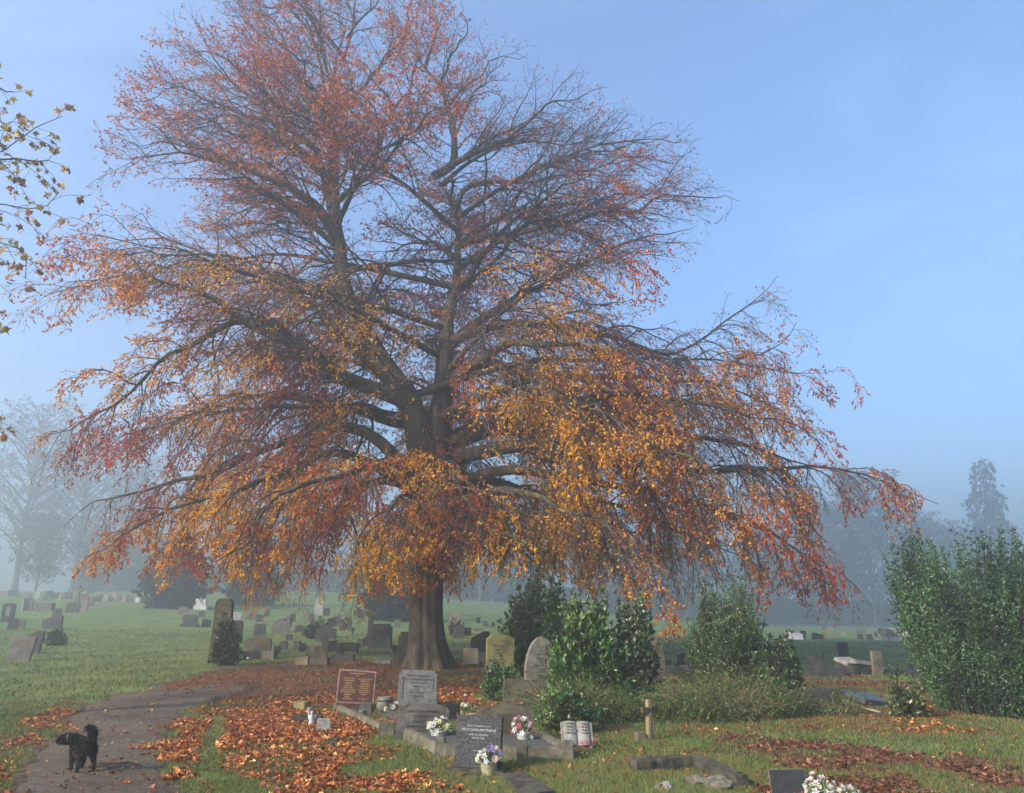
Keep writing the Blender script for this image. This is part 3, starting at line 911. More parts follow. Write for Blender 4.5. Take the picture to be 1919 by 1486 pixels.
def build_grass():
    Vs, Fs, Cs = [], [], []
    off = 0
    for n, y0, y1, h0, w0 in ((190000, 7.0, 10.5, 0.034, 0.005), (150000, 10.5, 16, 0.040, 0.0075), (110000, 16, 40, 0.05, 0.016)):
        x, y = sample_ground(n, y0, y1, 2.0 if y1 < 20 else 1.2)
        P = np.stack([x, y, 0 * x], 1)
        lit = litter_density(x, y)
        keep = 1 - np.clip((lit - 30) / 260, 0, 0.93)
        keep = np.where(inside(x, y, 'path', 0.25), 0.015, keep)
        keep = np.where(inside(x, y, 'shade', 0.9), keep * (0.1 + 0.9 * (fbm(P, 1.1, 93) > 0.55)), keep)
        keep = np.where(inside(x, y, 'right', 0.8), keep * 0.8, keep)
        keep = keep * (0.3 + 0.9 * sstep(0.35, 0.6, fbm(P, 0.6, 91)))
        k = rng.random(len(x)) < keep
        x, y, P = x[k], y[k], P[k]
        m = len(x)
        tall = 0.6 + 0.9 * fbm(P, 0.8, 95) + 0.5 * rng.random(m)
        h = h0 * tall
        a = rng.random(m) * 2 * PI
        w = w0 * (0.7 + 0.6 * rng.random(m))
        lean = h * (0.2 + 0.9 * rng.random(m))
        b = rng.random(m) * 2 * PI
        z = gz(x, y) - 0.004
        c = np.stack([np.cos(a), np.sin(a)], 1) * w[:, None] / 2
        l = np.stack([np.cos(b), np.sin(b)], 1) * lean[:, None]
        base = np.stack([x, y], 1)
        v = np.empty((m, 5, 3))
        v[:, 0, :2] = base - c
        v[:, 1, :2] = base + c
        v[:, 2, :2] = base + c * 0.7 + l * 0.35
        v[:, 3, :2] = base - c * 0.7 + l * 0.35
        v[:, 4, :2] = base + l
        v[:, 0, 2] = v[:, 1, 2] = z
        v[:, 2, 2] = v[:, 3, 2] = z + h * 0.6
        v[:, 4, 2] = z + h
        i = np.arange(m)[:, None] * 5 + off
        Vs.append(v.reshape(-1, 3))
        Fs.append((i + [0, 1, 2, 3], i + [3, 2, 4]))
        off += m * 5
        cl = pick([(0.095, 0.165, 0.035), (0.13, 0.195, 0.05), (0.2, 0.22, 0.07), (0.28, 0.24, 0.1), (0.07, 0.135, 0.035)], [3, 4, 3.2, 1.6, 2], m, 0.2)
        dry = fbm(P, 3.0, 97)[:, None]
        cl = cl * np.where(y > 16, 0.84, 1.0)[:, None] * [0.78, 0.72, 0.75]
        cl = cl * (1 - 0.5 * (dry > 0.55)) + np.array([0.17, 0.17, 0.055]) * 0.5 * (dry > 0.55)
        Cs.append(np.repeat(cl, 5, 0))
    o = npmesh('grass', np.concatenate(Vs), [np.concatenate([f[0] for f in Fs]), np.concatenate([f[1] for f in Fs])], MAT['grass_blade'], None, np.concatenate(Cs))
    tag(o, 'short damp green grass of the cemetery lawn', 'grass', kind='stuff')


MAPLE = [(0.0, 0.0), (0.10, 0.12), (0.30, 0.10), (0.22, 0.24), (0.48, 0.46), (0.28, 0.47), (0.22, 0.58), (0.10, 0.60), (0.0, 1.0)]
MAPLE = MAPLE + [(-a, b) for a, b in MAPLE[-2:0:-1]]


def maple_leaves(pos, yaw, size, tilt, curl, nrm=None):
    """lobed leaves, curled; pos (n,3)"""
    n = len(pos)
    T = np.array(MAPLE)
    T = T - [0, 0.4]
    m = len(T)
    x = T[None, :, 0] * size[:, None]
    y = T[None, :, 1] * size[:, None]
    r2 = (T[:, 0] ** 2 + T[:, 1] ** 2)[None, :]
    z = curl[:, None] * size[:, None] * r2 * 1.3 + 0.16 * size[:, None] * rng.normal(size=(n, m)) * 0.6
    L = np.stack([x, y, z], -1)
    cen = np.zeros((n, 1, 3))
    cen[..., 2] = -0.05 * size[:, None]
    L = np.concatenate([L, cen], 1)
    ca, sa = np.cos(tilt[:, 0])[:, None], np.sin(tilt[:, 0])[:, None]
    y2, z2 = L[..., 1] * ca - L[..., 2] * sa, L[..., 1] * sa + L[..., 2] * ca
    cb, sb = np.cos(tilt[:, 1])[:, None], np.sin(tilt[:, 1])[:, None]
    x3, z3 = L[..., 0] * cb + z2 * sb, -L[..., 0] * sb + z2 * cb
    cy_, sy_ = np.cos(yaw)[:, None], np.sin(yaw)[:, None]
    W = np.stack([x3 * cy_ - y2 * sy_, x3 * sy_ + y2 * cy_, z3], -1) + pos[:, None, :]
    b = np.arange(n)[:, None] * (m + 1)
    F = np.concatenate([b + [k, (k + 1) % m, m] for k in range(m)], 0)
    return W.reshape(-1, 3), F, m + 1


def build_litter():
    n = 760000
    x, y = sample_ground(n, 6.9, 26, 2.0)
    area = 0.637 * 1.08 * 2 * (0.97 * (26 ** 2 - 6.9 ** 2) / 2 + 0.6 * 19.1)
    cand = n / area
    k = rng.random(n) < np.clip(litter_density(x, y) * np.where(y > 15, 1.3, 1.0) / cand, 0, 1)
    x, y = x[k], y[k]
    m = len(x)
    print('litter', m)
    rt = inside(x, y, 'right', 2.0, 0.7)
    thick = litter_density(x, y) > 130
    size = np.where(rt, 0.066, np.where(y > 13, 0.064, 0.084)) * (0.5 + 0.75 * rng.random(m)) * np.where(thick, 1, 0.35 + 0.6 * rng.random(m))
    z = gz(x, y) + 0.008 + size * (0.06 + 0.33 * rng.random(m) ** 1.5)
    tilt = rng.normal(0, 0.36, (m, 2))
    V, F, nv = maple_leaves(np.stack([x, y, z], 1), rng.random(m) * 2 * PI, size, tilt, rng.normal(0.1, 0.45, m))
    c = pick([(0.46, 0.15, 0.036), (0.33, 0.09, 0.028), (0.56, 0.235, 0.06), (0.2, 0.06, 0.026), (0.62, 0.36, 0.12), (0.7, 0.42, 0.06)], [4.0, 5, 2.0, 4.2, 0.8, 0.2], m, 0.36) * 0.9
    c2 = pick([(0.13, 0.05, 0.03), (0.19, 0.07, 0.038), (0.085, 0.038, 0.028), (0.26, 0.10, 0.045), (0.30, 0.17, 0.1)], [4, 3, 3, 2, 0.5], m, 0.25)
    c = np.where((rt | (inside(x, y, 'mid', 0.6)))[:, None], c2, c)
    dull = ~thick & (rng.random(m) < 0.65)
    c = np.where(dull[:, None], c2 * 1.25, c)
    in_shade = inside(x, y, 'shade', 0.3) & ~inside(x, y, 'band', 0.3)
    c = np.where(in_shade[:, None], c * 0.65, c)  # tree shadow put into the leaf colour: darker leaves across the shade zone
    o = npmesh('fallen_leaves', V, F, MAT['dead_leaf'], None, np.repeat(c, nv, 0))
    tag(o, 'orange and brown fallen leaves littering the grass and path', 'fallen leaves', kind='stuff')


build_ground()
build_grass()
build_litter()

# ------------------------------------------------------------------ graves
def profile(shape, w, h):
    a = w / 2
    P = [(-a, -0.12), (a, -0.12)]
    def arc(cx, cz, rx, rz, t0, t1, n=14):
        return [(cx + rx * math.cos(t0 + (t1 - t0) * i / n), cz + rz * math.sin(t0 + (t1 - t0) * i / n)) for i in range(n + 1)]
    if shape == 'flat': P += [(a, h), (-a, h)]
    elif shape == 'round': P += arc(0, h - a * 0.75, a, a * 0.75, 0, PI)
    elif shape == 'arc': P += arc(0, h - a * 0.3, a, a * 0.3, 0, PI)
    elif shape == 'soft':
        r = w * 0.22
        P += arc(a - r, h - r, r, r, 0, PI / 2, 6) + arc(-a + r, h - r, r, r, PI / 2, PI, 6)
    elif shape == 'gothic':
        k = w * 0.95
        n = 12
        r = [(a, h - k)]
        for i in range(1, n + 1):
            t = i / n
            r.append((a * (1 - t ** 1.75), h - k + k * math.sin(t * PI / 2 * 0.93) / math.sin(PI / 2 * 0.93)))
        P += r + [(-x, z) for x, z in r[-2::-1]]
    elif shape == 'peak': P += [(a, h - w * 0.16), (0, h), (-a, h - w * 0.16)]
    elif shape == 'ogee':
        s = h - w * 0.13
        P += [(a, s), (a * 0.86, s)] + arc(0, s, a * 0.86, w * 0.13, 0.25, PI - 0.25, 12) + [(-a * 0.86, s), (-a, s)]
    elif shape == 'shoulder': P += [(a, h * 0.86), (a * 0.8, h * 0.86), (a * 0.8, h), (-a * 0.8, h), (-a * 0.8, h * 0.86), (-a, h * 0.86)]
    elif shape == 'wave':
        P += [(a - 2 * a * i / 24, h - w * 0.05 + w * 0.05 * math.cos(i / 24 * 4 * PI)) for i in range(25)]
    elif shape == 'slant': P += [(a, h), (a * 0.35, h), (-a, h * 0.62)]
    elif shape == 'chamfer': P += [(a, h * 0.93), (a * 0.72, h * 0.93), (a * 0.66, h), (-a * 0.66, h), (-a * 0.72, h * 0.93), (-a, h * 0.93)]
    return P


GROUP = 'headstones across the cemetery lawn'


def place(px, py):
    g = G(px, py)
    _, _, dep = proj(np.array([g]))
    return g, FPX / float(dep[0])


def height_at(px, ytop, g):
    return at(px, ytop, g.y).z - g.z


def text_mesh(name, lines, mat, parent, x=0.0, y=0.0, ztop=0.5, size=0.04, lead=1.35, align='CENTER', depth=0.0015):
    """lines: strings or (string, scale); faces -Y"""
    z = ztop
    bm = bmesh.new()
    for ln in lines:
        s, k = (ln, 1.0) if isinstance(ln, str) else ln
        if s:
            cu = bpy.data.curves.new('lettering', 'FONT')
            cu.body = s
            cu.size = size * k
            cu.align_x = align
            cu.extrude = depth
            cu.resolution_u = 2
            o = bpy.data.objects.new('lettering', cu)
            COL.objects.link(o)
            bpy.context.view_layer.update()
            me = bpy.data.meshes.new_from_object(o.evaluated_get(bpy.context.evaluated_depsgraph_get()))
            me.transform(Matrix.Translation((x, y, z - size * k * 0.7)) @ Matrix.Rotation(PI / 2, 4, 'X'))
            bm.from_mesh(me)
            bpy.data.meshes.remove(me)
            bpy.data.objects.remove(o)
            bpy.data.curves.remove(cu)
        z -= size * k * lead
    return bmobj(name, bm, mat, parent)


def headstone(x0, x1, yt, yb, shape, mat, label, roll=0, lean=0, yaw=0, thick=0.1, plinth=None, name='headstone', cat='headstone', text=None, panel=None, group=GROUP):
    cx = (x0 + x1) / 2
    g, ppm = place(cx, yb)
    w = (x1 - x0) / ppm / max(0.5, math.cos(R(yaw)))
    h = height_at(cx, yt, g)
    loc = Vector((g.x, g.y + thick / 2, g.z))
    rot = (R(-lean), R(roll), R(yaw))
    simple = plinth is None and text is None and panel is None
    if simple:
        root = None
    else:
        root = empty(name, loc, rot)
    ph = 0
    if plinth:
        ph = plinth[1] * h
        bm = bmesh.new()
        bm_box(bm, (0, 0, ph / 2 - 0.05), (w * plinth[0], thick * 2.4, ph + 0.1))
        bmobj('plinth', bm, MAT[mat], root, bevel=0.008)
    prof = profile(shape, w, h - ph)
    prof = [(x, z + ph if z >= 0 else (z if not plinth else ph + 0.001)) for x, z in prof]
    bm = bmesh.new()
    bm_prism(bm, prof, -thick / 2, thick / 2)
    o = bmobj(name if simple else 'tablet', bm, MAT[mat], root, bevel=min(0.012, 0.06 * w))
    if simple:
        o.location = loc
        o.rotation_euler = rot
        root = o
    if panel:
        bm = bmesh.new()
        bm_box(bm, (0, -thick / 2 - 0.001, ph + (h - ph) * panel[1]), (w * panel[0], 0.012, (h - ph) * panel[2]))
        bmobj('panel', bm, MAT[panel[3]], root)
    if text:
        text_mesh('lettering', text[0], MAT[text[1]], root, 0, -thick / 2 - 0.0015, h * text[2], w * text[3], text[4] if len(text) > 4 else 1.35)
    tag(root, label, cat, group)
    return root, g, w, h, ppm


def cross(cx, yt, yb, arm_px, shaft_px, mat, label, roll=0, yaw=0, base=None, armz=0.72, group=None, name='cross'):
    g, ppm = place(cx, yb)
    h = height_at(cx, yt, g)
    aw, sw = arm_px / ppm, shaft_px / ppm
    root = empty(name, g, (0, R(roll), R(yaw)))
    bm = bmesh.new()
    z0 = 0
    if base:
        b2 = bmesh.new()
        n = len(base)
        for i, (bw, bh) in enumerate(base):
            bm_box(b2, (0, 0, z0 + bh * h / 2 - (0.06 if i == 0 else 0)), (bw / ppm, bw / ppm * 0.8, bh * h + (0.12 if i == 0 else 0)))
            z0 += bh * h
        bmobj('stepped_base', b2, MAT[mat], root, bevel=0.01)
    d = sw * 0.75
    zc = z0 + (h - z0) * armz
    P = [(-sw * .55, z0 - 0.1 if not base else z0 - 0.02), (sw * .55, z0 - 0.1 if not base else z0 - 0.02), (sw / 2, zc - sw / 2), (aw / 2, zc - sw / 2), (aw / 2, zc + sw / 2), (sw / 2, zc + sw / 2), (sw / 2, h), (-sw / 2, h),
         (-sw / 2, zc + sw / 2), (-aw / 2, zc + sw / 2), (-aw / 2, zc - sw / 2), (-sw / 2, zc - sw / 2)]
    bm_prism(bm, P, -d / 2, d / 2)
    bmobj('shaft_and_arms', bm, MAT[mat], root, bevel=0.006)
    tag(root, label, 'cross', group)
    return root


def kerb_run(name, label, pts, h, wd, mat, cat='kerb', posts=(), fill=None, extra=None):
    """low stone kerb along ground points, optional corner posts (pt index, height, width) and infill"""
    c = sum((Vector(p) for p in pts), Vector()) / len(pts)
    root = empty(name, c)
    for a, b in zip(pts, pts[1:]):
        a, b = Vector(a), Vector(b)
        d = b - a
        L = Vector((d.x, d.y, 0)).length
        bm = bmesh.new()
        m = Matrix.Translation((a + b) / 2 - c + Vector((0, 0, h / 2 - 0.05))) @ d.to_track_quat('X', 'Z').to_matrix().to_4x4()
        bm_box(bm, (0, 0, 0), (L, wd, h + 0.1), None)
        bmesh.ops.transform(bm, matrix=m, verts=bm.verts)
        bmobj('kerb_stone', bm, MAT[mat], root, bevel=0.012)
    for i, ph, pw in posts:
        p = Vector(pts[i]) - c
        bm = bmesh.new()
        bm_box(bm, p + Vector((0, 0, ph / 2 - 0.05)), (pw, pw, ph + 0.1))
        bmobj('corner_post', bm, MAT[mat], root, bevel=0.012)
    if fill:
        bm = bmesh.new()
        vs = [bm.verts.new(Vector(p) - c + Vector((0, 0, fill[1]))) for p in fill[0]]
        bm.faces.new(vs)
        bmesh.ops.subdivide_edges(bm, edges=bm.edges, cuts=8, use_grid_fill=True)
        bmobj('grave_bed', bm, MAT[fill[2]], root)
    tag(root, label, cat)
    return root


def blossom_bm(r, petals=7, cup=0.5, layers=2):
    """a small flower head facing +Z: list of V, F, petal layer"""
    V, F = [], []
    for l in range(layers):
        k = 1 - 0.35 * l
        for p in range(petals):
            a = 2 * PI * p / petals + l * 0.45
            w = 3.6 / petals
            for (rr, da, z) in ((0.1, 0, 0.0), (0.75, -w / 2, 0.28), (0.98, 0, 0.5 * cup + 0.05), (0.75, w / 2, 0.28)):
                V.append((r * k * rr * math.cos(a + da), r * k * rr * math.sin(a + da), r * (z * (cup + 0.4 * l) + 0.12 * l)))
            i = len(V) - 4
            F.append((i, i + 1, i + 2, i + 3))
    return np.array(V), np.array(F)


def bouquet(px0, px1, yt, yb, label, cols, pot, pot_h=0.42, nfl=14, pot_w=0.55, leafc=((0.06, 0.1, 0.03), (0.1, 0.14, 0.04)), name='flower_pot', cat='flowers', lift=0.0, fr=0.15, at_pos=None, drop=0.0, spread=1.0):
    cx = (px0 + px1) / 2
    g, ppm = place(cx, yb)
    if at_pos is not None:
        g = Vector(at_pos)
        ppm = FPX / float(proj(np.array([g]))[2][0])
    w = (px1 - px0) / ppm
    h = height_at(cx, yt, g)
    root = empty(name, g + Vector((0, 0, lift)))
    hp = h * pot_h
    rp = w * pot_w / 2
    if pot:
        bm = bmesh.new()
        bm_lathe(bm, [(rp * .72, 0), (rp * .78, hp * .1), (rp * .95, hp * .82), (rp * 1.06, hp * .84), (rp * 1.06, hp), (rp * .92, hp), (rp * .88, hp * .86)], 22)
        bmobj('pot', bm, MAT[pot], root, smooth=False)
    # stems and leaves
    n = 46
    a = rng.random(n) * 2 * PI
    el = np.arccos(rng.random(n) * 0.95)
    d = np.stack([np.cos(a) * np.sin(el), np.sin(a) * np.sin(el), np.cos(el)], 1)
    c0 = np.array([0, 0, hp * 0.9])
    rad = np.array([w / 2, w / 2 * 0.9, (h - hp) * 0.85])
    P = c0 + d * rad * (0.25 + 0.6 * rng.random((n, 1)))
    V, F = leaves(P, d + 0.4 * rng.normal(size=d.shape), w * 0.26, w * 0.10)
    npmesh('leaves', V, F, MAT['gloss_leaf'], root, np.repeat(pick(leafc, [1] * len(leafc), n), 4, 0))
    cols, wts = [c for c, _ in cols], [k for _, k in cols]
    ga = PI * (3 - math.sqrt(5))
    for i in range(nfl):
        z = 1 - (i + 0.5) / nfl * (1.05 + drop)
        t = math.sqrt(max(0, 1 - z * z))
        dd = np.array([math.cos(ga * i) * t, math.sin(ga * i) * t, z]) + rng.normal(0, 0.08, 3)
        p = c0 + dd * rad * spread * (0.86 + 0.2 * rng.random())
        r = w * fr * 0.85 * (0.75 + 0.5 * rng.random())
        V, F = blossom_bm(r, int(rng.integers(5, 9)), 0.5 + 0.6 * rng.random(), 3)
        q = Vector(dd + np.array([0, -0.35, 0.2])).to_track_quat('Z', 'Y').to_matrix()
        V = V @ np.array(q).T + p
        c = pick(cols, wts, 1, 0.1)
        npmesh('flower_head', V, F, MAT['petal'], root, np.repeat(np.clip(c, 0, 0.9), len(V), 0))
    tag(root, label, cat, 'grave flowers in pots')
    return root


def simple_block(px0, px1, yt, yb, mat, label, name, cat, depth=None, lean=0, yaw=0, roll=0, at_h=0.0, bev=0.01, taper=1.0):
    cx = (px0 + px1) / 2
    g, ppm = place(cx, yb)
    w = (px1 - px0) / ppm
    h = height_at(cx, yt, g)
    d = depth or w * 0.6
    bm = bmesh.new()
    bm_box(bm, (0, 0, h / 2 - 0.015), (w, d, h + 0.03))
    for v in bm.verts:
        if v.co.z > 0:
            v.co.x *= taper
            v.co.y = v.co.y * taper + (d * 0.15 if taper < 1 else 0)
    o = bmobj(name, bm, MAT[mat], None, bevel=bev)
    o.location = (g.x, g.y + d / 2, g.z + at_h)
    o.rotation_euler = (R(-lean), R(roll), R(yaw))
    tag(o, label, cat)
    return o


def build_graves():
    # ---------------- the foreground plots
    o, g, w, h, ppm = headstone(852, 938, 1343, 1447, 'flat', 'speck_granite', 'dark speckled granite headstone with silver lettering and purple flowers at its foot', 1.5, 3, -14, 0.09,
                                text=([('In Ever Loving Memory of', .8), ('PERCY JOHN MATTHEWS', 1.12), ('WHO FELL ASLEEP IN', .72), ('AGED 87 YEARS', .72), '', ('', 1), ('REST IN PEACE', .55)], 'silver_letter', 0.84, 0.060, 1.55))
    bm = bmesh.new()
    bm_box(bm, (0.02, -0.06, -0.0), (w * 1.25, 0.34, 0.09))
    bmobj('base_slab', bm, MAT['dark_slab'], o, bevel=0.01)
    b = bouquet(892, 940, 1396, 1452, 'purple, pink and cream flowers in a mossy stone vase before the speckled headstone',
                [((0.75, 0.72, 0.55), 3), ((0.36, 0.26, 0.62), 2), ((0.70, 0.72, 0.82), 1.5), ((0.62, 0.72, 0.55), 2), ((0.78, 0.55, 0.5), 1)], 'pot_green', 0.5, 17, 0.72, fr=0.2)
    # ledger slab lying to the lower right of it
    pts = [G(940, 1458), G(985, 1456), G(1040, 1492), G(980, 1500)]
    c = sum(pts, Vector()) / 4
    bm = bmesh.new()
    top = [bm.verts.new(p - c + Vector((0, 0, 0.05))) for p in pts]
    bot = [bm.verts.new(p - c + Vector((0, 0, -0.05))) for p in pts]
    bm.faces.new(top)
    bm.faces.new(bot[::-1])
    for i in range(4): bm.faces.new((top[i], bot[i], bot[(i + 1) % 4], top[(i + 1) % 4]))
    o = bmobj('ledger_slab', bm, MAT['dark_slab'], None, bevel=0.01)
    o.location = c
    tag(o, 'dark flat ledger slab sunk in the grass beside the purple flower vase', 'slab')

    # red granite plaque headstone with gold lettering, its kerb
    g, ppm = place(663, 1330)
    root = empty('headstone', g, (R(-3), R(3.2), R(6)))
    w = 70 / ppm
    h = height_at(663, 1256, g)
    hb = height_at(663, 1318, g)
    bm = bmesh.new()
    bm_box(bm, (-0.02, 0.03, hb / 2 - 0.04), (w * 0.9, 0.16, hb + 0.08))
    bmobj('base', bm, MAT['red_granite'], root, bevel=0.006)
    a = w / 2
    prof = [(-a, hb), (a, hb), (a, h - 0.01), (a * .4, h), (-a * .4, h + 0.005), (-a, h)]
    bm = bmesh.new()
    bm_prism(bm, prof, -0.03, 0.05)
    bmobj('tablet', bm, MAT['red_edge'], root, bevel=0.004)
    k = 0.93
    prof = [(x * k, (hb + 0.02 if i < 2 else z - 0.022)) for i, (x, z) in enumerate(prof)]
    bm = bmesh.new()
    bm_prism(bm, prof, -0.034, -0.028)
    bmobj('polished_face', bm, MAT['red_granite'], root)
    text_mesh('lettering', ['IN LOVING MEMORY', 'OF'], MAT['gold_letter'], root, 0, -0.0355, h - 0.045, 0.030, 1.3)
    text_mesh('lettering', [('OUR DEAR MUM', .9), ('ANN MARY', 1.15), ('DEARLY', 1.15), ('LOVED WIFE', .85), ('AND MOTHER', .85), ('BORN IN LONDON', .85), ('ALWAYS IN OUR', 1.1), ('HEARTS', 1.1), ('REST IN', .8), ('PERFECT PEACE', .8)], MAT['gold_letter'], root, -a * .42, -0.0355, h - 0.13, 0.030, 1.3)
    text_mesh('lettering', [('ALSO OUR DEAR DAD', .85), ('HENRY W.', 1.15), ('A LOVING', 1.15), ('HUSBAND AND', .85), ('FATHER OF', .85), ('FOUR CHILDREN', .85), ('WHO IS NOW', .85), ('AT REST', .85), '', ('REUNITED FOR', .75), ('EVER', .7)], MAT['gold_letter'], root, a * .45, -0.0355, h - 0.135, 0.030, 1.3)
    tag(root, 'polished red brown granite headstone with pale edges and gold lettering in two columns', 'headstone', GROUP)
    kerb_run('grave_kerb', 'mossy stone kerb running forward from the red granite headstone to a low block', [G(628, 1328), G(672, 1348), G(722, 1372)], 0.09, 0.09, 'concrete', 'kerb')
    simple_block(708, 738, 1354, 1381, 'concrete', 'squat grey stone vase block at the near end of the red headstone kerb', 'vase_block', 'stone block', 0.16, yaw=8)
    simple_block(674, 696, 1317, 1336, 'grey_stone', 'small lichened grey memorial block at the foot of the red granite headstone', 'memorial_block', 'stone block', 0.1)
    g, ppm = place(679, 1341)
    bm = bmesh.new()
    r = 7 / ppm
    bm_lathe(bm, [(r * .7, 0), (r, r * .9), (r * .95, r * 1.5), (r * .8, r * 1.5), (r * .7, r * 1.2)], 18)
    o = bmobj('bowl', bm, MAT['pot_dark'])
    o.location = g
    tag(o, 'tiny dark round bowl in front of the lichened memorial block', 'pot')

    # grey granite headstone with side columns, little box in front of it
    g, ppm = place(780, 1324)
    root = empty('headstone', g, (R(-2), R(2.2), R(3)))
    w, h = 72 / ppm, height_at(780, 1256, g)
    a = w / 2
    bm = bmesh.new()
    bm_prism(bm, [(-a, -.1), (a, -.1), (a, h - .05), (a - .04, h - .05), (a - .04, h), (-a + .04, h), (-a + .04, h - .05), (-a, h - .05)], -0.05, 0.05)
    bmobj('tablet', bm, MAT['grey_granite'], root, bevel=0.006)
    for s in (-1, 1):
        bm = bmesh.new()
        bm_box(bm, (s * a * .78, -0.051, h * .5), (0.022, 0.022, h * .62))
        bmobj('side_column', bm, MAT['grey_granite'], root, bevel=0.004)
    text_mesh('lettering', [('Treasured Memories of', 1), ('A DEAR WIFE AND MOTHER', .9), ('WHO FELL ASLEEP', .8), ('AGED 62', .9), ('ALSO', .7), ('HER HUSBAND', .9), ('REUNITED', .9)], MAT['dark_letter'], root, 0, -0.0515, h * .88, 0.045, 1.5)
    tag(root, 'square grey granite headstone with raised side columns behind the weathered headstone', 'headstone', GROUP)
    simple_block(794, 819, 1297, 1330, 'grey_granite', 'grey granite box vase standing before the grey granite headstone', 'box_vase', 'vase', 0.12)
    # barrel pot
    g, ppm = place(720, 1338)
    r, h = 15.5 / ppm, 31 / ppm
    root = empty('barrel_planter', g)
    bm = bmesh.new()
    bm_lathe(bm, [(r * .68, 0), (r * .9, h * .25), (r, h * .5), (r * .93, h * .75), (r * .78, h), (r * .62, h), (r * .6, h * .85)], 26)
    bmobj('barrel', bm, MAT['pot_dark'], root, smooth=True)
    for z, q in ((.22, .9), (.74, .955)):
        bm = bmesh.new()
        bm_lathe(bm, [(r * q, h * z), (r * (q + .04), h * z), (r * (q + .04), h * (z + .08)), (r * q, h * (z + .08))], 26)
        bmobj('hoop', bm, MAT['dark_slab'], root)
    bm = bmesh.new()
    bm_lathe(bm, [(r * .75, -0.02), (r * .85, 0.02), (r * .7, 0.03)], 22)
    bmobj('foot', bm, MAT['concrete'], root)
    tag(root, 'small dark barrel shaped planter between the red and grey headstones', 'planter')
    simple_block(722, 747, 1326, 1347, 'grey_stone', 'little grey stone vase block beside the barrel planter', 'vase_block', 'stone block', 0.14)
    bouquet(722, 748, 1315, 1334, 'small white flower on the grey block beside the barrel planter', [((0.75, 0.75, 0.68), 1)], None, 0.1, 5, 0.5, fr=0.24, at_pos=tuple(G(735, 1347) + Vector((0, .07, 0.13))), name='flowers')
    bouquet(731, 750, 1338, 1362, 'small bunch of red flowers at the left edge of the weathered headstone', [((0.5, 0.03, 0.05), 1)], None, 0.1, 5, 0.5, fr=0.25, name='flowers')

    # weathered headstones of the kerbed double grave
    headstone(741, 838, 1318, 1384, 'arc', 'grey_stone', 'weathered streaked headstone with worn lettering, yellow flowers at its right foot', 1.5, 5, 8, 0.13,
              text=([('TREASURED MEMORIES', .8), ('OF WILLIAM', 1.0), ('A DEARLY LOVED', .8), ('HUSBAND AND FATHER', .8), ('AT REST', .8)], 'dark_letter', 0.78, 0.07, 1.45))
    headstone(893, 1000, 1321, 1392, 'arc', 'brown_stone', 'brown streaked headstone half hidden behind the speckled granite headstone', 1, 3, 4, 0.13,
              text=([('IN LOVING', .9), ('MEMORY OF', .9), ('A DEAR WIFE', .8), ('AND MOTHER', .8)], 'dark_letter', 0.75, 0.07, 1.5))
    kerb_run('grave_kerb', 'long concrete kerb with square posts around the double grave gravel bed',
             [G(762, 1386), G(825, 1416), G(978, 1424), G(1066, 1424), G(1010, 1392)], 0.15, 0.10, 'concrete', 'kerb', [(1, 0.22, 0.13), (2, 0.21, 0.14), (3, 0.22, 0.12)],
             ([G(768, 1386), G(828, 1412), G(1062, 1418), G(1004, 1388)], 0.10, 'gravel'))
    bouquet(799, 845, 1338, 1392, 'yellow, lilac and white flowers in a pale pot before the weathered headstone', [((0.7, 0.68, 0.32), 4), ((0.75, 0.75, 0.7), 2.5), ((0.45, 0.42, 0.65), 1)], 'pot_grey', 0.46, 17, 0.72, fr=0.16)
    bouquet(960, 1002, 1332, 1400, 'pink and white flowers in a grey pot on the double grave kerb', [((0.8, 0.76, 0.74), 4), ((0.6, 0.12, 0.22), 2.5), ((0.75, 0.4, 0.45), 2)], 'pot_grey', 0.4, 19, 0.6, fr=0.16)
    bouquet(860, 899, 1303, 1352, 'tall mixed bunch of white and rust flowers behind the speckled headstone', [((0.7, 0.7, 0.6), 2), ((0.5, 0.14, 0.08), 2), ((0.6, 0.45, 0.45), 1.5), ((0.3, 0.34, 0.2), 2)], 'pot_grey', 0.3, 20, 0.6, fr=0.13)
    simple_block(835, 861, 1321, 1352, 'black_granite', 'black granite cube vase between the weathered headstone and mixed flowers', 'cube_vase', 'vase', 0.16)
    # open book
    g, ppm = place(1083, 1402)
    root = empty('open_book_memorial', g, (0, R(2.5), R(10)))
    w, h = 60 / ppm, height_at(1083, 1358, g)
    for s in (-1, 1):
        bm = bmesh.new()
        n = 8
        pr = [(s * w / 2 * i / n, 0.035 * math.sin(PI * min(1, i / n * 1.15)) ** .7) for i in range(n + 1)]
        top = [[bm.verts.new((x, z * 0 + yy, 0)) for x, z in pr] for yy in (0, 1)]
        for r_, yy in zip(top, (0.0, h * 1.08)):
            for v, (x, z) in zip(r_, pr): v.co = (x, yy, z + 0.03)
        bot = [[bm.verts.new((x, yy, -0.02)) for x, z in pr] for yy in (0.0, h * 1.08)]
        for i in range(n):
            bm.faces.new((top[0][i], top[0][i + 1], top[1][i + 1], top[1][i]))
            bm.faces.new((bot[0][i], bot[1][i], bot[1][i + 1], bot[0][i + 1]))
            bm.faces.new((top[0][i], bot[0][i], bot[0][i + 1], top[0][i + 1]))
            bm.faces.new((top[1][i], top[1][i + 1], bot[1][i + 1], bot[1][i]))
        bm.faces.new((top[0][n], bot[0][n], bot[1][n], top[1][n]))
        bm.faces.new((top[0][0], top[1][0], bot[1][0], bot[0][0]))
        bmesh.ops.transform(bm, matrix=Matrix.Translation((0, 0, 0.02)) @ Matrix.Rotation(R(62), 4, 'X'), verts=bm.verts)
        bmobj('page', bm, MAT['pale_stone'], root)
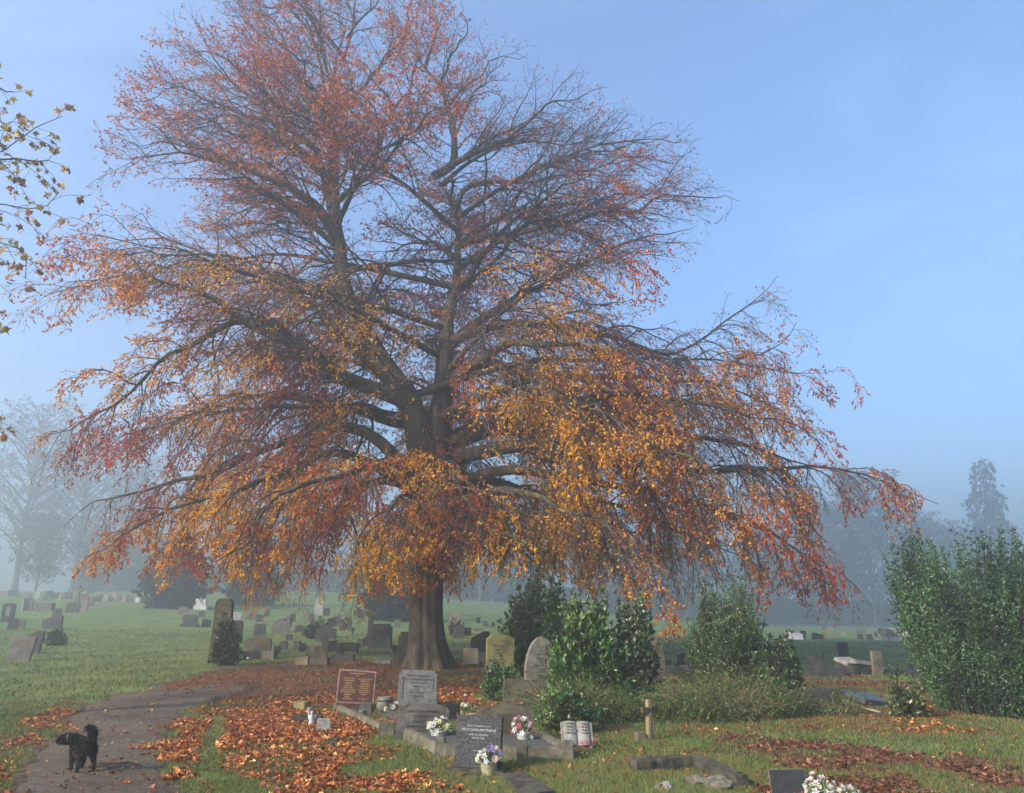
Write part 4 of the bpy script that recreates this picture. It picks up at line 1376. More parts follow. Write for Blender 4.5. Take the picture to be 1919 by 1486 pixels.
    for s, lines in ((-1, ['IN LOVING', 'MEMORY', 'OF OUR', 'DEAR SON']), (1, ['SAFE IN', 'THE ARMS', 'OF JESUS', 'AT REST'])):
        t = text_mesh('lettering', [(l, 1) for l in lines], MAT['dark_letter'], root, 0, 0, 0, 0.027, 1.5)
        t.data.transform(Matrix.Translation((0, 0, 0.02)) @ Matrix.Rotation(R(62), 4, 'X') @ Matrix.Translation((s * w * .25, h * .98, 0.069)) @ Matrix.Rotation(-PI / 2, 4, 'X'))
    bm = bmesh.new()
    bm_box(bm, (0, 0.13, 0.1), (w * .7, 0.16, 0.24))
    bmobj('rest', bm, MAT['concrete'], root, bevel=0.01)
    tag(root, 'white marble open book memorial with red flowers at its foot', 'book memorial', None)
    bouquet(1074, 1100, 1388, 1414, 'small bunch of red and purple flowers in front of the open book', [((0.5, 0.03, 0.08), 2), ((0.3, 0.04, 0.2), 1.5), ((0.6, 0.1, 0.05), 1)], None, 0.15, 9, 0.5, fr=0.17, name='flowers')
    bouquet(1097, 1127, 1380, 1408, 'crimson and pink flowers at the right corner of the open book', [((0.55, 0.02, 0.06), 2), ((0.6, 0.15, 0.3), 1.5), ((0.25, 0.04, 0.15), 1)], None, 0.2, 10, 0.5, fr=0.17, name='flowers')
    # wooden cross
    g, ppm = place(1218, 1386)
    h = height_at(1218, 1311, g)
    root = empty('wooden_cross', g, (0, R(1), R(30)))
    s = 0.075
    for nm, c_, sz, mt in (('post', (0, 0, h / 2 - .08), (s, s, h + .16), 'wood'), ('crossbar', (0, -0.004, h * .74), (0.26, s * .9, s), 'dark_wood')):
        bm = bmesh.new()
        bm_box(bm, c_, sz)
        bmobj(nm, bm, MAT[mt], root, bevel=0.004)
    tag(root, 'small plain wooden cross grave marker at the edge of the brambles', 'cross')
    simple_block(1192, 1210, 1374, 1388, 'tan_stone', 'small pale stone lying at the foot of the wooden cross', 'stone_fragment', 'stone', 0.12, yaw=20)

    # broken kerb slabs, plaque and flowers lower right
    def plank(a, b, wd, h, mat, label, rollx=0):
        a, b = Vector(a), Vector(b)
        d = b - a
        bm = bmesh.new()
        vs = bm_box(bm, (0, 0, 0), (d.length, wd, h))
        bmesh.ops.subdivide_edges(bm, edges=[e for e in bm.edges if abs((e.verts[0].co - e.verts[1].co).x) > 0.1], cuts=9)
        for v in bm.verts: v.co += Vector(rng.normal(0, 0.006, 3))
        o = bmobj('broken_kerb', bm, MAT[mat], None, bevel=0.008)
        o.location = (a + b) / 2
        o.rotation_mode = 'QUATERNION'
        o.rotation_quaternion = d.to_track_quat('X', 'Z') @ Matrix.Rotation(R(rollx), 3, 'X').to_quaternion()
        tag(o, label, 'kerb', 'broken kerb stones in the grass')
        return o
    up = Vector((0, 0, 0.05))
    plank(G(1186, 1446) + up, G(1306, 1437) + up, 0.24, 0.15, 'dark_slab', 'dark broken kerb slab lying level in the grass below the wooden cross')
    plank(G(1306, 1440) + up, G(1396, 1478) + Vector((0, 0, .03)), 0.12, 0.2, 'dark_slab', 'dark broken kerb slab sloping down to the right towards the black plaque', 8)
    simple_block(1382, 1396, 1448, 1474, 'black_granite', 'little black post at the end of the sloping kerb slab', 'kerb_post', 'post', 0.06)
    for i, (x, y, s, lb) in enumerate(((1312, 1466, .13, 'mossy rubble stone under the joint of the two kerb slabs'), (1352, 1474, .17, 'pale rubble lump against the sloping kerb slab'), (1246, 1476, .10, 'small whitish rubble cluster in the grass below the level kerb slab'))):
        g = G(x, y)
        bm = bmesh.new()
        bmesh.ops.create_icosphere(bm, subdivisions=3, radius=s)
        for v in bm.verts:
            q = vn(np.array([v.co * 14 + Vector((i * 9, 0, 0))]), 1, 5)[0]
            v.co *= 0.7 + 0.6 * q
            v.co.z *= 0.55
        o = bmobj('rubble_stone', bm, MAT['concrete' if i < 2 else 'pale_stone'], None)
        o.location = g
        tag(o, lb, 'stone')
    g, ppm = place(1482, 1494)
    w, h = 68 / ppm, 0.27
    root = empty('memorial_plaque', g + Vector((0, 0, 0)), (R(-34), R(-3), R(-14)))
    bm = bmesh.new()
    bm_prism(bm, [(-w / 2, -.05), (w / 2, -.05), (w / 2, h), (-w / 2, h)], 0, 0.07)
    bmobj('block', bm, MAT['concrete'], root, bevel=0.004)
    bm = bmesh.new()
    bm_prism(bm, [(-w / 2 + .008, -.04), (w / 2 - .008, -.04), (w / 2 - .008, h - .008), (-w / 2 + .008, h - .008)], -0.006, 0.001)
    bmobj('face', bm, MAT['black_granite'], root)
    tag(root, 'tilted black granite plaque among the leaves beside white flowers', 'plaque')
    wf = [((0.8, 0.79, 0.74), 5), ((0.76, 0.72, 0.6), 1.5), ((0.78, 0.68, 0.68), 1)]
    bouquet(1508, 1564, 1449, 1500, 'white flowers in a low pot right beside the black plaque', wf, 'pot_grey', 0.3, 30, 0.55, fr=0.13)
    bouquet(1560, 1620, 1468, 1520, 'white flowers cut by the bottom edge, right of the other white bunch', wf, 'pot_grey', 0.3, 28, 0.55, fr=0.13)

    # little things in the leaves at the left
    simple_block(550, 577, 1315, 1331, 'olive_stone', 'small yellow green stone block in the leaves left of the red headstone', 'stone_block', 'stone block', 0.2, yaw=-25)
    simple_block(547, 601, 1340, 1353, 'dark_slab', 'low dark stone base in the leaves with a small cup on it', 'low_stone', 'stone block', 0.16, yaw=4)
    g, ppm = place(578, 1345)
    bm = bmesh.new()
    r = 5.2 / ppm
    bm_lathe(bm, [(r * .8, 0), (r, r * 2.2), (r * .85, r * 2.2), (r * .7, r)], 16)
    o = bmobj('cup', bm, MAT['pale_stone'])
    o.location = g + Vector((0, 0.06, 0.06))
    tag(o, 'small pale cup standing on the low dark stone base', 'cup')
    g, ppm = place(583, 1361)
    k = 27 / ppm
    bm = bmesh.new()
    bm_lathe(bm, [(k * .2, 0), (k * .24, k * .08), (k * .17, k * .35), (k * .13, k * .55), (k * .16, k * .66), (k * .07, k * .74), (k * .1, k * .84), (k * .085, k * .94), (k * .03, k)], 18)
    for s in (-1, 1):
        w_ = [(0, k * .05, k * .62), (s * k * .3, k * .09, k * .78), (s * k * .24, k * .09, k * .45), (0, k * .08, k * .32)]
        vs = [bm.verts.new(p) for p in w_] + [bm.verts.new((p[0], p[1] + k * .03, p[2])) for p in w_]
        bm.faces.new(vs[:4])
        bm.faces.new(vs[4:][::-1])
        for i in range(4): bm.faces.new((vs[i], vs[4 + i], vs[4 + (i + 1) % 4], vs[(i + 1) % 4]))
    o = bmobj('angel_figurine', bm, MAT['white_marble'], None, smooth=True)
    o.location = g
    tag(o, 'little white angel figurine in the leaves beside the slanted stone', 'figurine')
    simple_block(590, 618, 1348, 1372, 'pale_stone', 'small slanted pale memorial stone in the leaves beside the angel figurine', 'memorial_stone', 'memorial stone', 0.14, 0, 12, taper=0.86)
    simple_block(611, 632, 1385, 1397, 'dark_slab', 'small dark stone vase block half buried in leaves below the slanted stone', 'vase_block', 'stone block', 0.1)

    # ---------------- around the bushes
    headstone(910, 961, 1189, 1292, 'ogee', 'olive_stone', 'tall yellow green round shouldered headstone left of the gothic headstone', 1, 0, 14, 0.13,
              text=([('IN LOVING', 1), ('MEMORY OF', .9), ('A BELOVED', 1), ('WIFE', 1), ('WHO DEPARTED', .8), ('THIS LIFE', .8), ('PEACE', 1)], 'dark_letter', 0.8, 0.085, 1.4))
    headstone(983, 1043, 1193, 1296, 'gothic', 'gothic_stone', 'pointed gothic buff headstone against the bright green laurel', 1.5, 0, 14, 0.14,
              text=([('IN', .8), ('LOVING', 1), ('MEMORY', 1), ('OF', .8), ('A DEAR HUSBAND', .75), ('AND FATHER', .8), ('WHO FELL ASLEEP', .7)], 'dark_letter', 0.75, 0.085, 1.4))
    headstone(943, 1012, 1274, 1340, 'flat', 'brown_stone', 'square mossy brown headstone in front of the gothic headstone', 1.5, 2, 8, 0.12)
    headstone(1192, 1248, 1186, 1298, 'gothic', 'brown_stone', 'ivy clad pointed headstone at the right of the brambles', 1, 0, -4, 0.16)
    headstone(1488, 1563, 1288, 1338, 'soft', 'dark_stone', 'squat dark headstone at the right end of the brambles', 1, 2, -12, 0.14)
    g = G(1628, 1322)
    bm = bmesh.new()
    bm_box(bm, (0, 0, 0), (0.78, 0.62, 0.08))
    o = bmobj('fallen_slab', bm, MAT['blue_slate'], None, bevel=0.008)
    o.location = g + Vector((0, 0, 0.12))
    o.rotation_euler = (R(12), R(7), R(24))
    tag(o, 'fallen blue grey slab lying tilted on brown leaves', 'slab')
    bm = bmesh.new()
    a, b = G(1594, 1331) + Vector((0, 0, .05)), G(1652, 1341) + Vector((0, 0, .05))
    V, F = tubes(np.array([[list(a), list((a + b) / 2 + Vector((0, 0, .02))), list(b)]]), np.full((1, 3), .016), 8)
    tag(npmesh('pale_stick', V, F, MAT['pale_stone'], None, smooth=True), 'thin pale stick lying in front of the fallen blue slab', 'stick')

    # pillar with ivy
    g, ppm = place(410, 1238)
    h, w = height_at(410, 1122, g), 36 / ppm
    bm = bmesh.new()
    w2 = 29 / ppm
    P = [(-w / 2, -.1), (w / 2, -.1), (w2 / 2, h * .95), (w2 * .33, h), (-w2 * .33, h), (-w2 / 2, h * .95)]
    bm_prism(bm, P, -w * .4, w * .4)
    o = bmobj('stone_pillar', bm, MAT['brown_stone'], None, bevel=0.012)
    o.location = g
    o.rotation_euler = (0, R(1.0), R(10))
    tag(o, 'tall plain brown stone pillar with ivy at its foot', 'pillar')

    # ---------------- the rows behind: x0 x1 ytop ybase shape material label [roll lean yaw plinth panel]
    rows = [
        (0, 24, 1130, 1166, 'arc', 'black_granite', 'black arched headstone with a pale emblem cut by the left edge', dict(panel=(0.3, 0.55, 0.5, 'grey_granite'))),
        (14, 30, 1159, 1180, 'flat', 'dark_stone', 'dark upright block stone below the black arched headstone', dict(yaw=10)),
        (29, 44, 1161, 1177, 'flat', 'grey_stone', 'grey block stone touching the dark block below the black arched headstone', dict(yaw=10)),
        (75, 116, 1154, 1178, 'slant', 'dark_stone', 'broken dark slab headstone with a slanting top on the open lawn', dict(yaw=-10)),
        (36, 71, 1181, 1226, 'slant', 'dark_stone', 'blue grey headstone leaning right behind the greyish panelled tablet', dict(roll=4, lean=6)),
        (8, 53, 1191, 1240, 'flat', 'grey_stone', 'low greyish tablet headstone with a dark inscription panel at the left edge', dict(roll=5, lean=8, panel=(0.62, 0.68, 0.3, 'brown_stone'))),
        (97, 113, 1140, 1157, 'shoulder', 'dark_stone', 'small dark stepped stone behind the broken slanting slab', dict()),
        (65, 96, 1130, 1146, 'flat', 'grey_stone', 'wide low grey chest stone in the misty left rows', dict(thick=0.4)),
        (43, 49, 1122, 1145, 'flat', 'pale_stone', 'narrow pale edge-on headstone left of the grey chest stone', dict(yaw=60)),
        (49, 60, 1122, 1144, 'round', 'grey_stone', 'grey rounded headstone beside the narrow pale one', dict()),
        (40, 58, 1111, 1123, 'arc', 'grey_stone', 'far grey curved headstone in the mist, left of the white one', dict()),
        (61, 72, 1109, 1123, 'flat', 'pale_stone', 'far whitish leaning headstone in the misty left rows', dict(roll=6)),
        (0, 13, 1107, 1118, 'flat', 'tan_stone', 'far pinkish block headstone at the left picture edge', dict()),
        (121, 145, 1130, 1148, 'flat', 'dark_stone', 'dark square headstone leaning right before the stone cross', dict(roll=8, lean=10)),
        (147, 162, 1112, 1142, 'round', 'grey_stone', 'grey rounded headstone just right of the misty stone cross', dict()),
        (152, 162, 1122, 1146, 'peak', 'tan_stone', 'narrow peaked tan headstone in front of the misty rounded one', dict()),
        (164, 175, 1118, 1136, 'round', 'grey_stone', 'small grey headstone, second right of the misty stone cross', dict()),
        (253, 266, 1120, 1129, 'flat', 'white_marble', 'small white headstone standing alone far off by the dark yew', dict()),
        (334, 350, 1137, 1151, 'flat', 'grey_stone', 'small grey headstone at the right edge of the dark yew', dict(roll=3)),
        (341, 368, 1152, 1175, 'shoulder', 'dark_stone', 'dark headstone on a wide stepped plinth left of the pillar', dict(plinth=(1.25, 0.25))),
        (371, 382, 1146, 1156, 'flat', 'dark_stone', 'tiny dark stone between the plinth headstone and pillar', dict()),
        (426, 434, 1151, 1164, 'round', 'dark_stone', 'small rounded dark stone right behind the pillar', dict()),
        (430, 450, 1147, 1163, 'flat', 'pale_stone', 'pale rectangular headstone leaning just right of the pillar top', dict(roll=8)),
        (427, 452, 1162, 1206, 'arc', 'black_granite', 'dark arched headstone half hidden by the ivy right of the pillar', dict()),
        (459, 480, 1145, 1162, 'flat', 'tan_stone', 'tan square headstone with a bright left edge under the low leaves', dict(yaw=15)),
        (475, 496, 1169, 1192, 'soft', 'dark_stone', 'small dark round topped headstone behind the wide brown one', dict()),
        (508, 541, 1163, 1186, 'ogee', 'grey_stone', 'grey curved headstone leaning slightly right, middle rows', dict(roll=4, lean=5)),
        (459, 505, 1193, 1228, 'arc', 'brown_stone', 'wide brown headstone with a stone ledge in front', dict(thick=0.16)),
        (552, 568, 1171, 1184, 'peak', 'dark_stone', 'small dark peaked headstone left of the larger peaked one', dict()),
        (591, 629, 1172, 1202, 'peak', 'dark_stone', 'large dark peaked headstone in the middle rows', dict(panel=(0.9, 0.1, 0.14, 'grey_stone'))),
        (588, 604, 1120, 1152, 'round', 'pale_stone', 'tall pale headstone seen through the hanging leaves', dict()),
        (636, 658, 1160, 1182, 'flat', 'dark_stone', 'plain dark square headstone under the hanging leaves near the urn', dict()),
        (694, 731, 1169, 1214, 'shoulder', 'dark_stone', 'big dark shouldered chest headstone in front of the stone cross', dict(thick=0.5, plinth=(1.12, 0.1))),
        (745, 783, 1184, 1244, 'shoulder', 'brown_stone', 'brown stepped headstone leaning against the beech trunk', dict(thick=0.2)),
        (571, 613, 1210, 1234, 'flat', 'brown_stone', 'low mossy brown headstone behind the rough kerb blocks', dict()),
        (612, 629, 1201, 1222, 'flat', 'dark_stone', 'dark headstone with a bright left edge in the middle rows', dict(yaw=20)),
        (630, 644, 1204, 1226, 'soft', 'dark_stone', 'narrow dark rounded stone beside the bright edged dark headstone', dict()),
        (842, 863, 1150, 1171, 'shoulder', 'tan_stone', 'misty tan headstone just right of the beech trunk', dict()),
        (849, 869, 1172, 1196, 'peak', 'dark_stone', 'blue grey peaked headstone right of the beech trunk', dict()),
        (870, 883, 1176, 1191, 'flat', 'dark_stone', 'small square grey headstone right of the peaked one', dict()),
        (881, 915, 1182, 1222, 'slant', 'dark_stone', 'dark lopsided headstone left of the yellow green headstone', dict(roll=4)),
        (868, 896, 1215, 1244, 'flat', 'tan_stone', 'low tan headstone in front of the dark lopsided one', dict()),
        (887, 905, 1177, 1183, 'flat', 'grey_stone', 'very low grey kerb stone far behind the lopsided headstone', dict()),
        (1271, 1285, 1224, 1248, 'flat', 'dark_stone', 'small blue grey headstone seen between the ivy headstone and bush', dict()),
        (1248, 1258, 1236, 1250, 'peak', 'dark_stone', 'tiny dark stone right beside the ivy clad headstone', dict()),
        (1573, 1592, 1204, 1233, 'soft', 'dark_stone', 'dark round cornered headstone alone on the right lawn', dict(plinth=(1.5, 0.08))),
        (1512, 1546, 1227, 1248, 'wave', 'grey_stone', 'wide grey double humped headstone on the right lawn', dict()),
        (1638, 1658, 1219, 1267, 'flat', 'tan_stone', 'tall narrow pale pinkish headstone on a flat base, right lawn', dict(plinth=(1.7, 0.04), yaw=12)),
        (1480, 1506, 1185, 1198, 'flat', 'white_marble', 'leaning white marble slab far right under the leaf tips', dict(roll=6, lean=25)),
        (1500, 1511, 1182, 1198, 'flat', 'dark_stone', 'small dark headstone standing behind the leaning white slab', dict(roll=5)),
        (1692, 1702, 1180, 1194, 'soft', 'white_marble', 'small white headstone far right near the big shrub', dict()),
        (1660, 1672, 1179, 1200, 'flat', 'tan_stone', 'far cream block headstone with a slab leaning on it', dict(thick=0.5)),
        (1704, 1714, 1243, 1258, 'flat', 'dark_stone', 'small dark square stone left of the big shrub base', dict()),
        (1714, 1732, 1192, 1202, 'arc', 'pale_stone', 'low pale curved stone against the edge of the big shrub', dict()),
        (1604, 1622, 1180, 1188, 'flat', 'grey_stone', 'faint low grey headstone farthest off on the right lawn', dict()),
    ]
    for x0, x1, yt, yb, sh, mt, lb, kw in rows:
        kw = dict(kw)
        kw.setdefault('thick', 0.1)
        headstone(x0, x1, yt, yb, sh, mt, lb, **kw)
    cross(144, 1098, 1134, 14, 5.5, 'grey_stone', 'misty stone cross on a stepped base far off at the left', base=[(12, .16), (9, .12)])
    cross(693, 1137, 1210, 23, 9, 'dark_stone', 'tall dark stone cross left of the beech trunk', base=[(26, .12), (19, .1), (13, .1)], armz=0.74)
    # urn, white scroll memorial, low stones
    g, ppm = place(660, 1190)
    k = 13 / ppm
    bm = bmesh.new()
    bm_lathe(bm, [(k * .22, 0), (k * .24, k * .1), (k * .1, k * .25), (k * .12, k * .4), (k * .3, k * .6), (k * .32, k * .9), (k * .36, k), (k * .26, k)], 18)
    o = bmobj('stone_urn', bm, MAT['grey_stone'], None, smooth=True)
    o.location = g
    tag(o, 'small grey stone urn on the lawn left of the tall cross', 'urn')
    g, ppm = place(376, 1143)
    root = empty('scroll_memorial', g)
    w, h = 25 / ppm, height_at(376, 1121, g)
    bm = bmesh.new()
    bm_box(bm, (0, 0, h * .18), (w, w * .45, h * .4))
    bmobj('base', bm, MAT['white_marble'], root, bevel=0.03)
    bm = bmesh.new()
    bm_prism(bm, profile('wave', w * .8, h * .6), -.12, .12)
    bmesh.ops.translate(bm, vec=(0, 0, h * .4), verts=bm.verts)
    bmobj('scroll', bm, MAT['white_marble'], root, bevel=0.03)
    tag(root, 'ornate white marble memorial far behind the pillar', 'memorial')
    low = [(455, 512, 1220, 1236, 'concrete', 'low stone ledge in front of the wide brown headstone', 0.5),
           (553, 577, 1231, 1246, 'tan_stone', 'pale rough kerb block, left of two in the shade', 0.3),
           (579, 613, 1233, 1246, 'brown_stone', 'mossy rough kerb block, right of two in the shade', 0.3),
           (700, 731, 1239, 1245, 'pale_stone', 'thin white slab lying on the dark soil left of the trunk', 0.4),
           (730, 740, 1224, 1234, 'dark_stone', 'tiny dark stone near the stone leaning on the trunk', 0.15),
           (535, 546, 1189, 1200, 'dark_stone', 'small dark vase stone behind the wide brown headstone', 0.2),
           (619, 662, 1226, 1238, 'dark_stone', 'low dark kerb in the brown leaves left of the trunk', 0.3),
           (633, 668, 1205, 1211, 'dark_stone', 'low dark kerb on the lawn behind the narrow rounded stone', 0.4),
           (1520, 1586, 1250, 1269, 'dark_stone', 'long low dark grave mound edge on the right lawn', 0.6),
           (1596, 1634, 1236, 1246, 'grey_stone', 'low grey kerb behind the pale open tomb slab', 0.5),
           (1668, 1735, 1256, 1266, 'dark_stone', 'low dark kerb left of the big shrub', 0.5),
           (1655, 1690, 1194, 1201, 'pale_stone', 'low cream slab around the far cream headstone', 1.0),
           (1248, 1318, 1249, 1258, 'grey_stone', 'low grey kerb seen between the ivy headstone and bush', 0.6)]
    for x0, x1, yt, yb, mt, lb, d in low:
        simple_block(x0, x1, yt, yb, mt, lb, 'kerb_stone', 'kerb stone', d)
    # tomb slabs like an open book on the right lawn
    g, ppm = place(1600, 1264)
    root = empty('tomb', g, (0, 0, R(18)))
    w = 44 / ppm
    bm = bmesh.new()
    bm_box(bm, (0, 0, .1), (w, 0.7, .3))
    bmobj('base', bm, MAT['dark_stone'], root, bevel=0.03)
    bm = bmesh.new()
    bm_box(bm, (-w * .08, .1, .31), (w * .8, .5, .09), Matrix.Rotation(R(14), 4, 'X'))
    bmobj('tilted_top', bm, MAT['pale_stone'], root, bevel=0.012)
    bm = bmesh.new()
    bm_box(bm, (w * .1, -.24, .30), (w * .9, .22, .1), Matrix.Rotation(R(6), 4, 'Y'))
    bmobj('step', bm, MAT['pale_stone'], root, bevel=0.012)
    tag(root, 'low tomb with a tilted pale slab left of the tall pale headstone', 'tomb')
    g, ppm = place(1684, 1197)
    bm = bmesh.new()
    k = 19 / ppm
    bm_box(bm, (0, 0, k * .45), (k * 1.35, .5, .16), Matrix.Rotation(R(48), 4, 'Y'))
    o = bmobj('leaning_slab', bm, MAT['pale_stone'], None, bevel=0.012)
    o.location = g + Vector((-k * .15, 0, 0))
    tag(o, 'cream slab leaning at an angle against the far cream block headstone', 'slab')

    # tiny stones far off in the rows: nothing tells them apart
    def scatter(spots, label, group):
        first = {}
        for i, (x, y, hp, kind) in enumerate(spots):
            g, ppm = place(x, y)
            h = hp / ppm
            if kind not in first:
                sh, mt, wk = kind
                bm = bmesh.new()
                bm_prism(bm, profile(sh, wk, 1.0), -.06, .06)
                first[kind] = o = bmobj('small_headstone', bm, MAT[mt], None, bevel=.01)
            else:
                o = first[kind].copy()
                COL.objects.link(o)
            o.location = g
            o.scale = (h, 1, h)
            o.rotation_euler = (R(rng.normal(-2, 4)), R(rng.normal(0, 3.5)), R(rng.normal(0, 14)))
            tag(o, label, 'headstone', group)
    kd = [('flat', 'dark_stone', .8), ('round', 'grey_stone', .7), ('arc', 'dark_stone', 1.1), ('peak', 'grey_stone', .75), ('flat', 'tan_stone', .9), ('soft', 'pale_stone', .7)]
    L = [(x, 1108 + 16 * abs(math.sin(x * 1.7)) + 0.02 * x, 8 + 5 * abs(math.sin(x * .9)), kd[int(x * 7) % 6]) for x in (20, 31, 84, 92, 104, 112, 128, 170, 182, 188, 197, 206, 214, 223, 232, 243)]
    scatter(L, 'tiny misty headstone far off in the rows left of the dark yew', 'tiny far headstones left of the yew')
    M_ = [(x, 1150 + 26 * abs(math.sin(x * 2.3)), 10 + 6 * abs(math.sin(x * 1.3)), kd[int(x * 3) % 4]) for x in (356, 386, 440, 470, 486, 500, 528, 540, 548, 575, 583, 612, 622, 632, 645, 652, 668, 676, 735, 745)]
    scatter(M_, 'small dark headstone in the rows between the pillar and the beech trunk', 'small headstones between pillar and trunk')
    M2 = [(x, 1205 + 18 * abs(math.sin(x * 1.9)), 11 + 6 * abs(math.sin(x * 1.1)), kd[(int(x) % 2) * 2]) for x in (520, 532, 556, 566, 610, 652, 664, 676, 740)]
    scatter(M2, 'small dark stone in the leaf litter behind the low kerb blocks', 'small stones in the litter')
    R_ = [(x, 1186 + 12 * abs(math.sin(x * 2.1)), 7 + 4 * abs(math.sin(x * .7)), kd[int(x * 5) % 6]) for x in (1528, 1540, 1556, 1580, 1612, 1630, 1640, 1650, 1672, 1706, 1720)]
    scatter(R_, 'tiny misty headstone far off on the right lawn', 'tiny far headstones on the right lawn')
    C_ = [(x, 1166 + 10 * abs(math.sin(x * 2.1)), 7 + 4 * abs(math.sin(x * .7)), kd[int(x * 5) % 4]) for x in (896, 910, 924, 938)]
    scatter(C_, 'tiny misty headstone on the lawn between beech trunk and dark shrub', 'tiny far headstones right of the trunk')


build_graves()

# ------------------------------------------------------------------ shrubs and brambles
def shrub(name, label, cat, base, W, H, D, nsh, leaf, cols, wts, mat='gloss_leaf', spread=0.25, prof=(1.0, 1.05, 0.9, 0.55), upright=0.5, sub=None, per=14, t0=0.3, stem_r=0.012, seed=0,
          group=None, droop=0.1, var=0.2, fold=0.2, leafup=0.2, hmin=0.12, wob=0.07, tipcol=None):
    """many shoots from a base to an uneven envelope, side shoots, leaves along them"""
    root = empty(name, base)
    n = int(nsh * 1.35)
    a = rng.random(n) * 2 * PI
    u = hmin + (1 - hmin) * rng.random(n) ** 1.05
    rad = np.interp(u, np.linspace(0, 1, len(prof)), prof) * (0.55 + 0.5 * rng.random(n) ** 0.5)
    lump = 0.8 + 0.4 * vn(np.stack([np.cos(a) * 1.6 + seed, np.sin(a) * 1.6, u * 2.2], 1), 0.7, seed)
    rad = rad * lump
    e = np.stack([np.cos(a) * rad * W / 2, np.sin(a) * rad * D / 2, H * u * (0.86 + 0.28 * rng.random(n))], 1)
    s = np.stack([np.cos(a) * rng.random(n) * W / 2 * spread * 1.6, np.sin(a) * rng.random(n) * D / 2 * spread * 1.6, np.full(n, -0.05)], 1)
    e = e * np.where(rng.random((n, 1)) < 0.12, 1.13, 1.0)
    m = s * 0.5 + e * 0.5
    m[:, :2] = s[:, :2] + (e[:, :2] - s[:, :2]) * (0.5 * (1 - upright) + 0.12)
    m[:, 2] = e[:, 2] * (0.45 + 0.15 * upright)
    N_ = 10
    t = np.linspace(0, 1, N_)[None, :, None]
    P = s[:, None] * (1 - t) ** 2 + 2 * m[:, None] * t * (1 - t) + e[:, None] * t ** 2
    P = P + rng.normal(0, wob, (n, 1, 3)) * t * 0.5 + rng.normal(0, wob * 0.25, P.shape) * t
    Rr = stem_r * (1 - 0.8 * np.linspace(0, 1, N_))[None, :] * (0.7 + 0.6 * rng.random((n, 1)))
    parts = [tubes(P, Rr, 4)]
    LP = P
    lt0 = t0
    if sub:
        P2, R2 = grow(P, Rr, 0.25, 0.98, sub[0], lambda L, tt, p: sub[1] * (1.15 - tt), R(sub[2]), 5, 0.006, 0.002, lambda p: droop + 0 * p[:, 0], 0.1, None, 1.2)
        parts.append(tubes(P2, R2, 3))
        pos2, tan2, _ = along(P2, int(sub[3] * 1.5), 0.1, 1.0)
    V, F = join(parts)
    npmesh('stems', V, F, MAT['stem'], root, smooth=True)
    pos, tan, tt = along(LP, per, lt0, 1.0)
    if sub: pos, tan = np.concatenate([pos, pos2]), np.concatenate([tan, tan2])
    nl = len(pos)
    d = tan * 0.75 + 0.75 * norm(rng.normal(size=(nl, 3))) + np.array([0, 0, leafup])
    ln = 1.15 * leaf[0] * (0.6 + 0.7 * rng.random(nl))
    V, F = leaves(pos, d, ln, ln * leaf[1], fold)
    c = pick(cols, wts, nl, var)
    tone = fbm(pos + seed * 3.1, 0.55 * max(0.6, H / 2), 7 + seed)[:, None]
    c = c * (0.55 + 0.9 * sstep(0.3, 0.7, tone))
    if tipcol is not None:
        k = (pos[:, 2] > H * 0.72) & (rng.random(nl) < 0.6)
        c[k] = pick(tipcol, [1] * len(tipcol), int(k.sum()), 0.15)
    npmesh('foliage', V, F, MAT[mat], root, np.repeat(c, 4, 0))
    tag(root, label, cat, group)
    return root


GREENS = [(0.045, 0.1, 0.025), (0.065, 0.14, 0.035), (0.032, 0.07, 0.022), (0.10, 0.18, 0.05)]


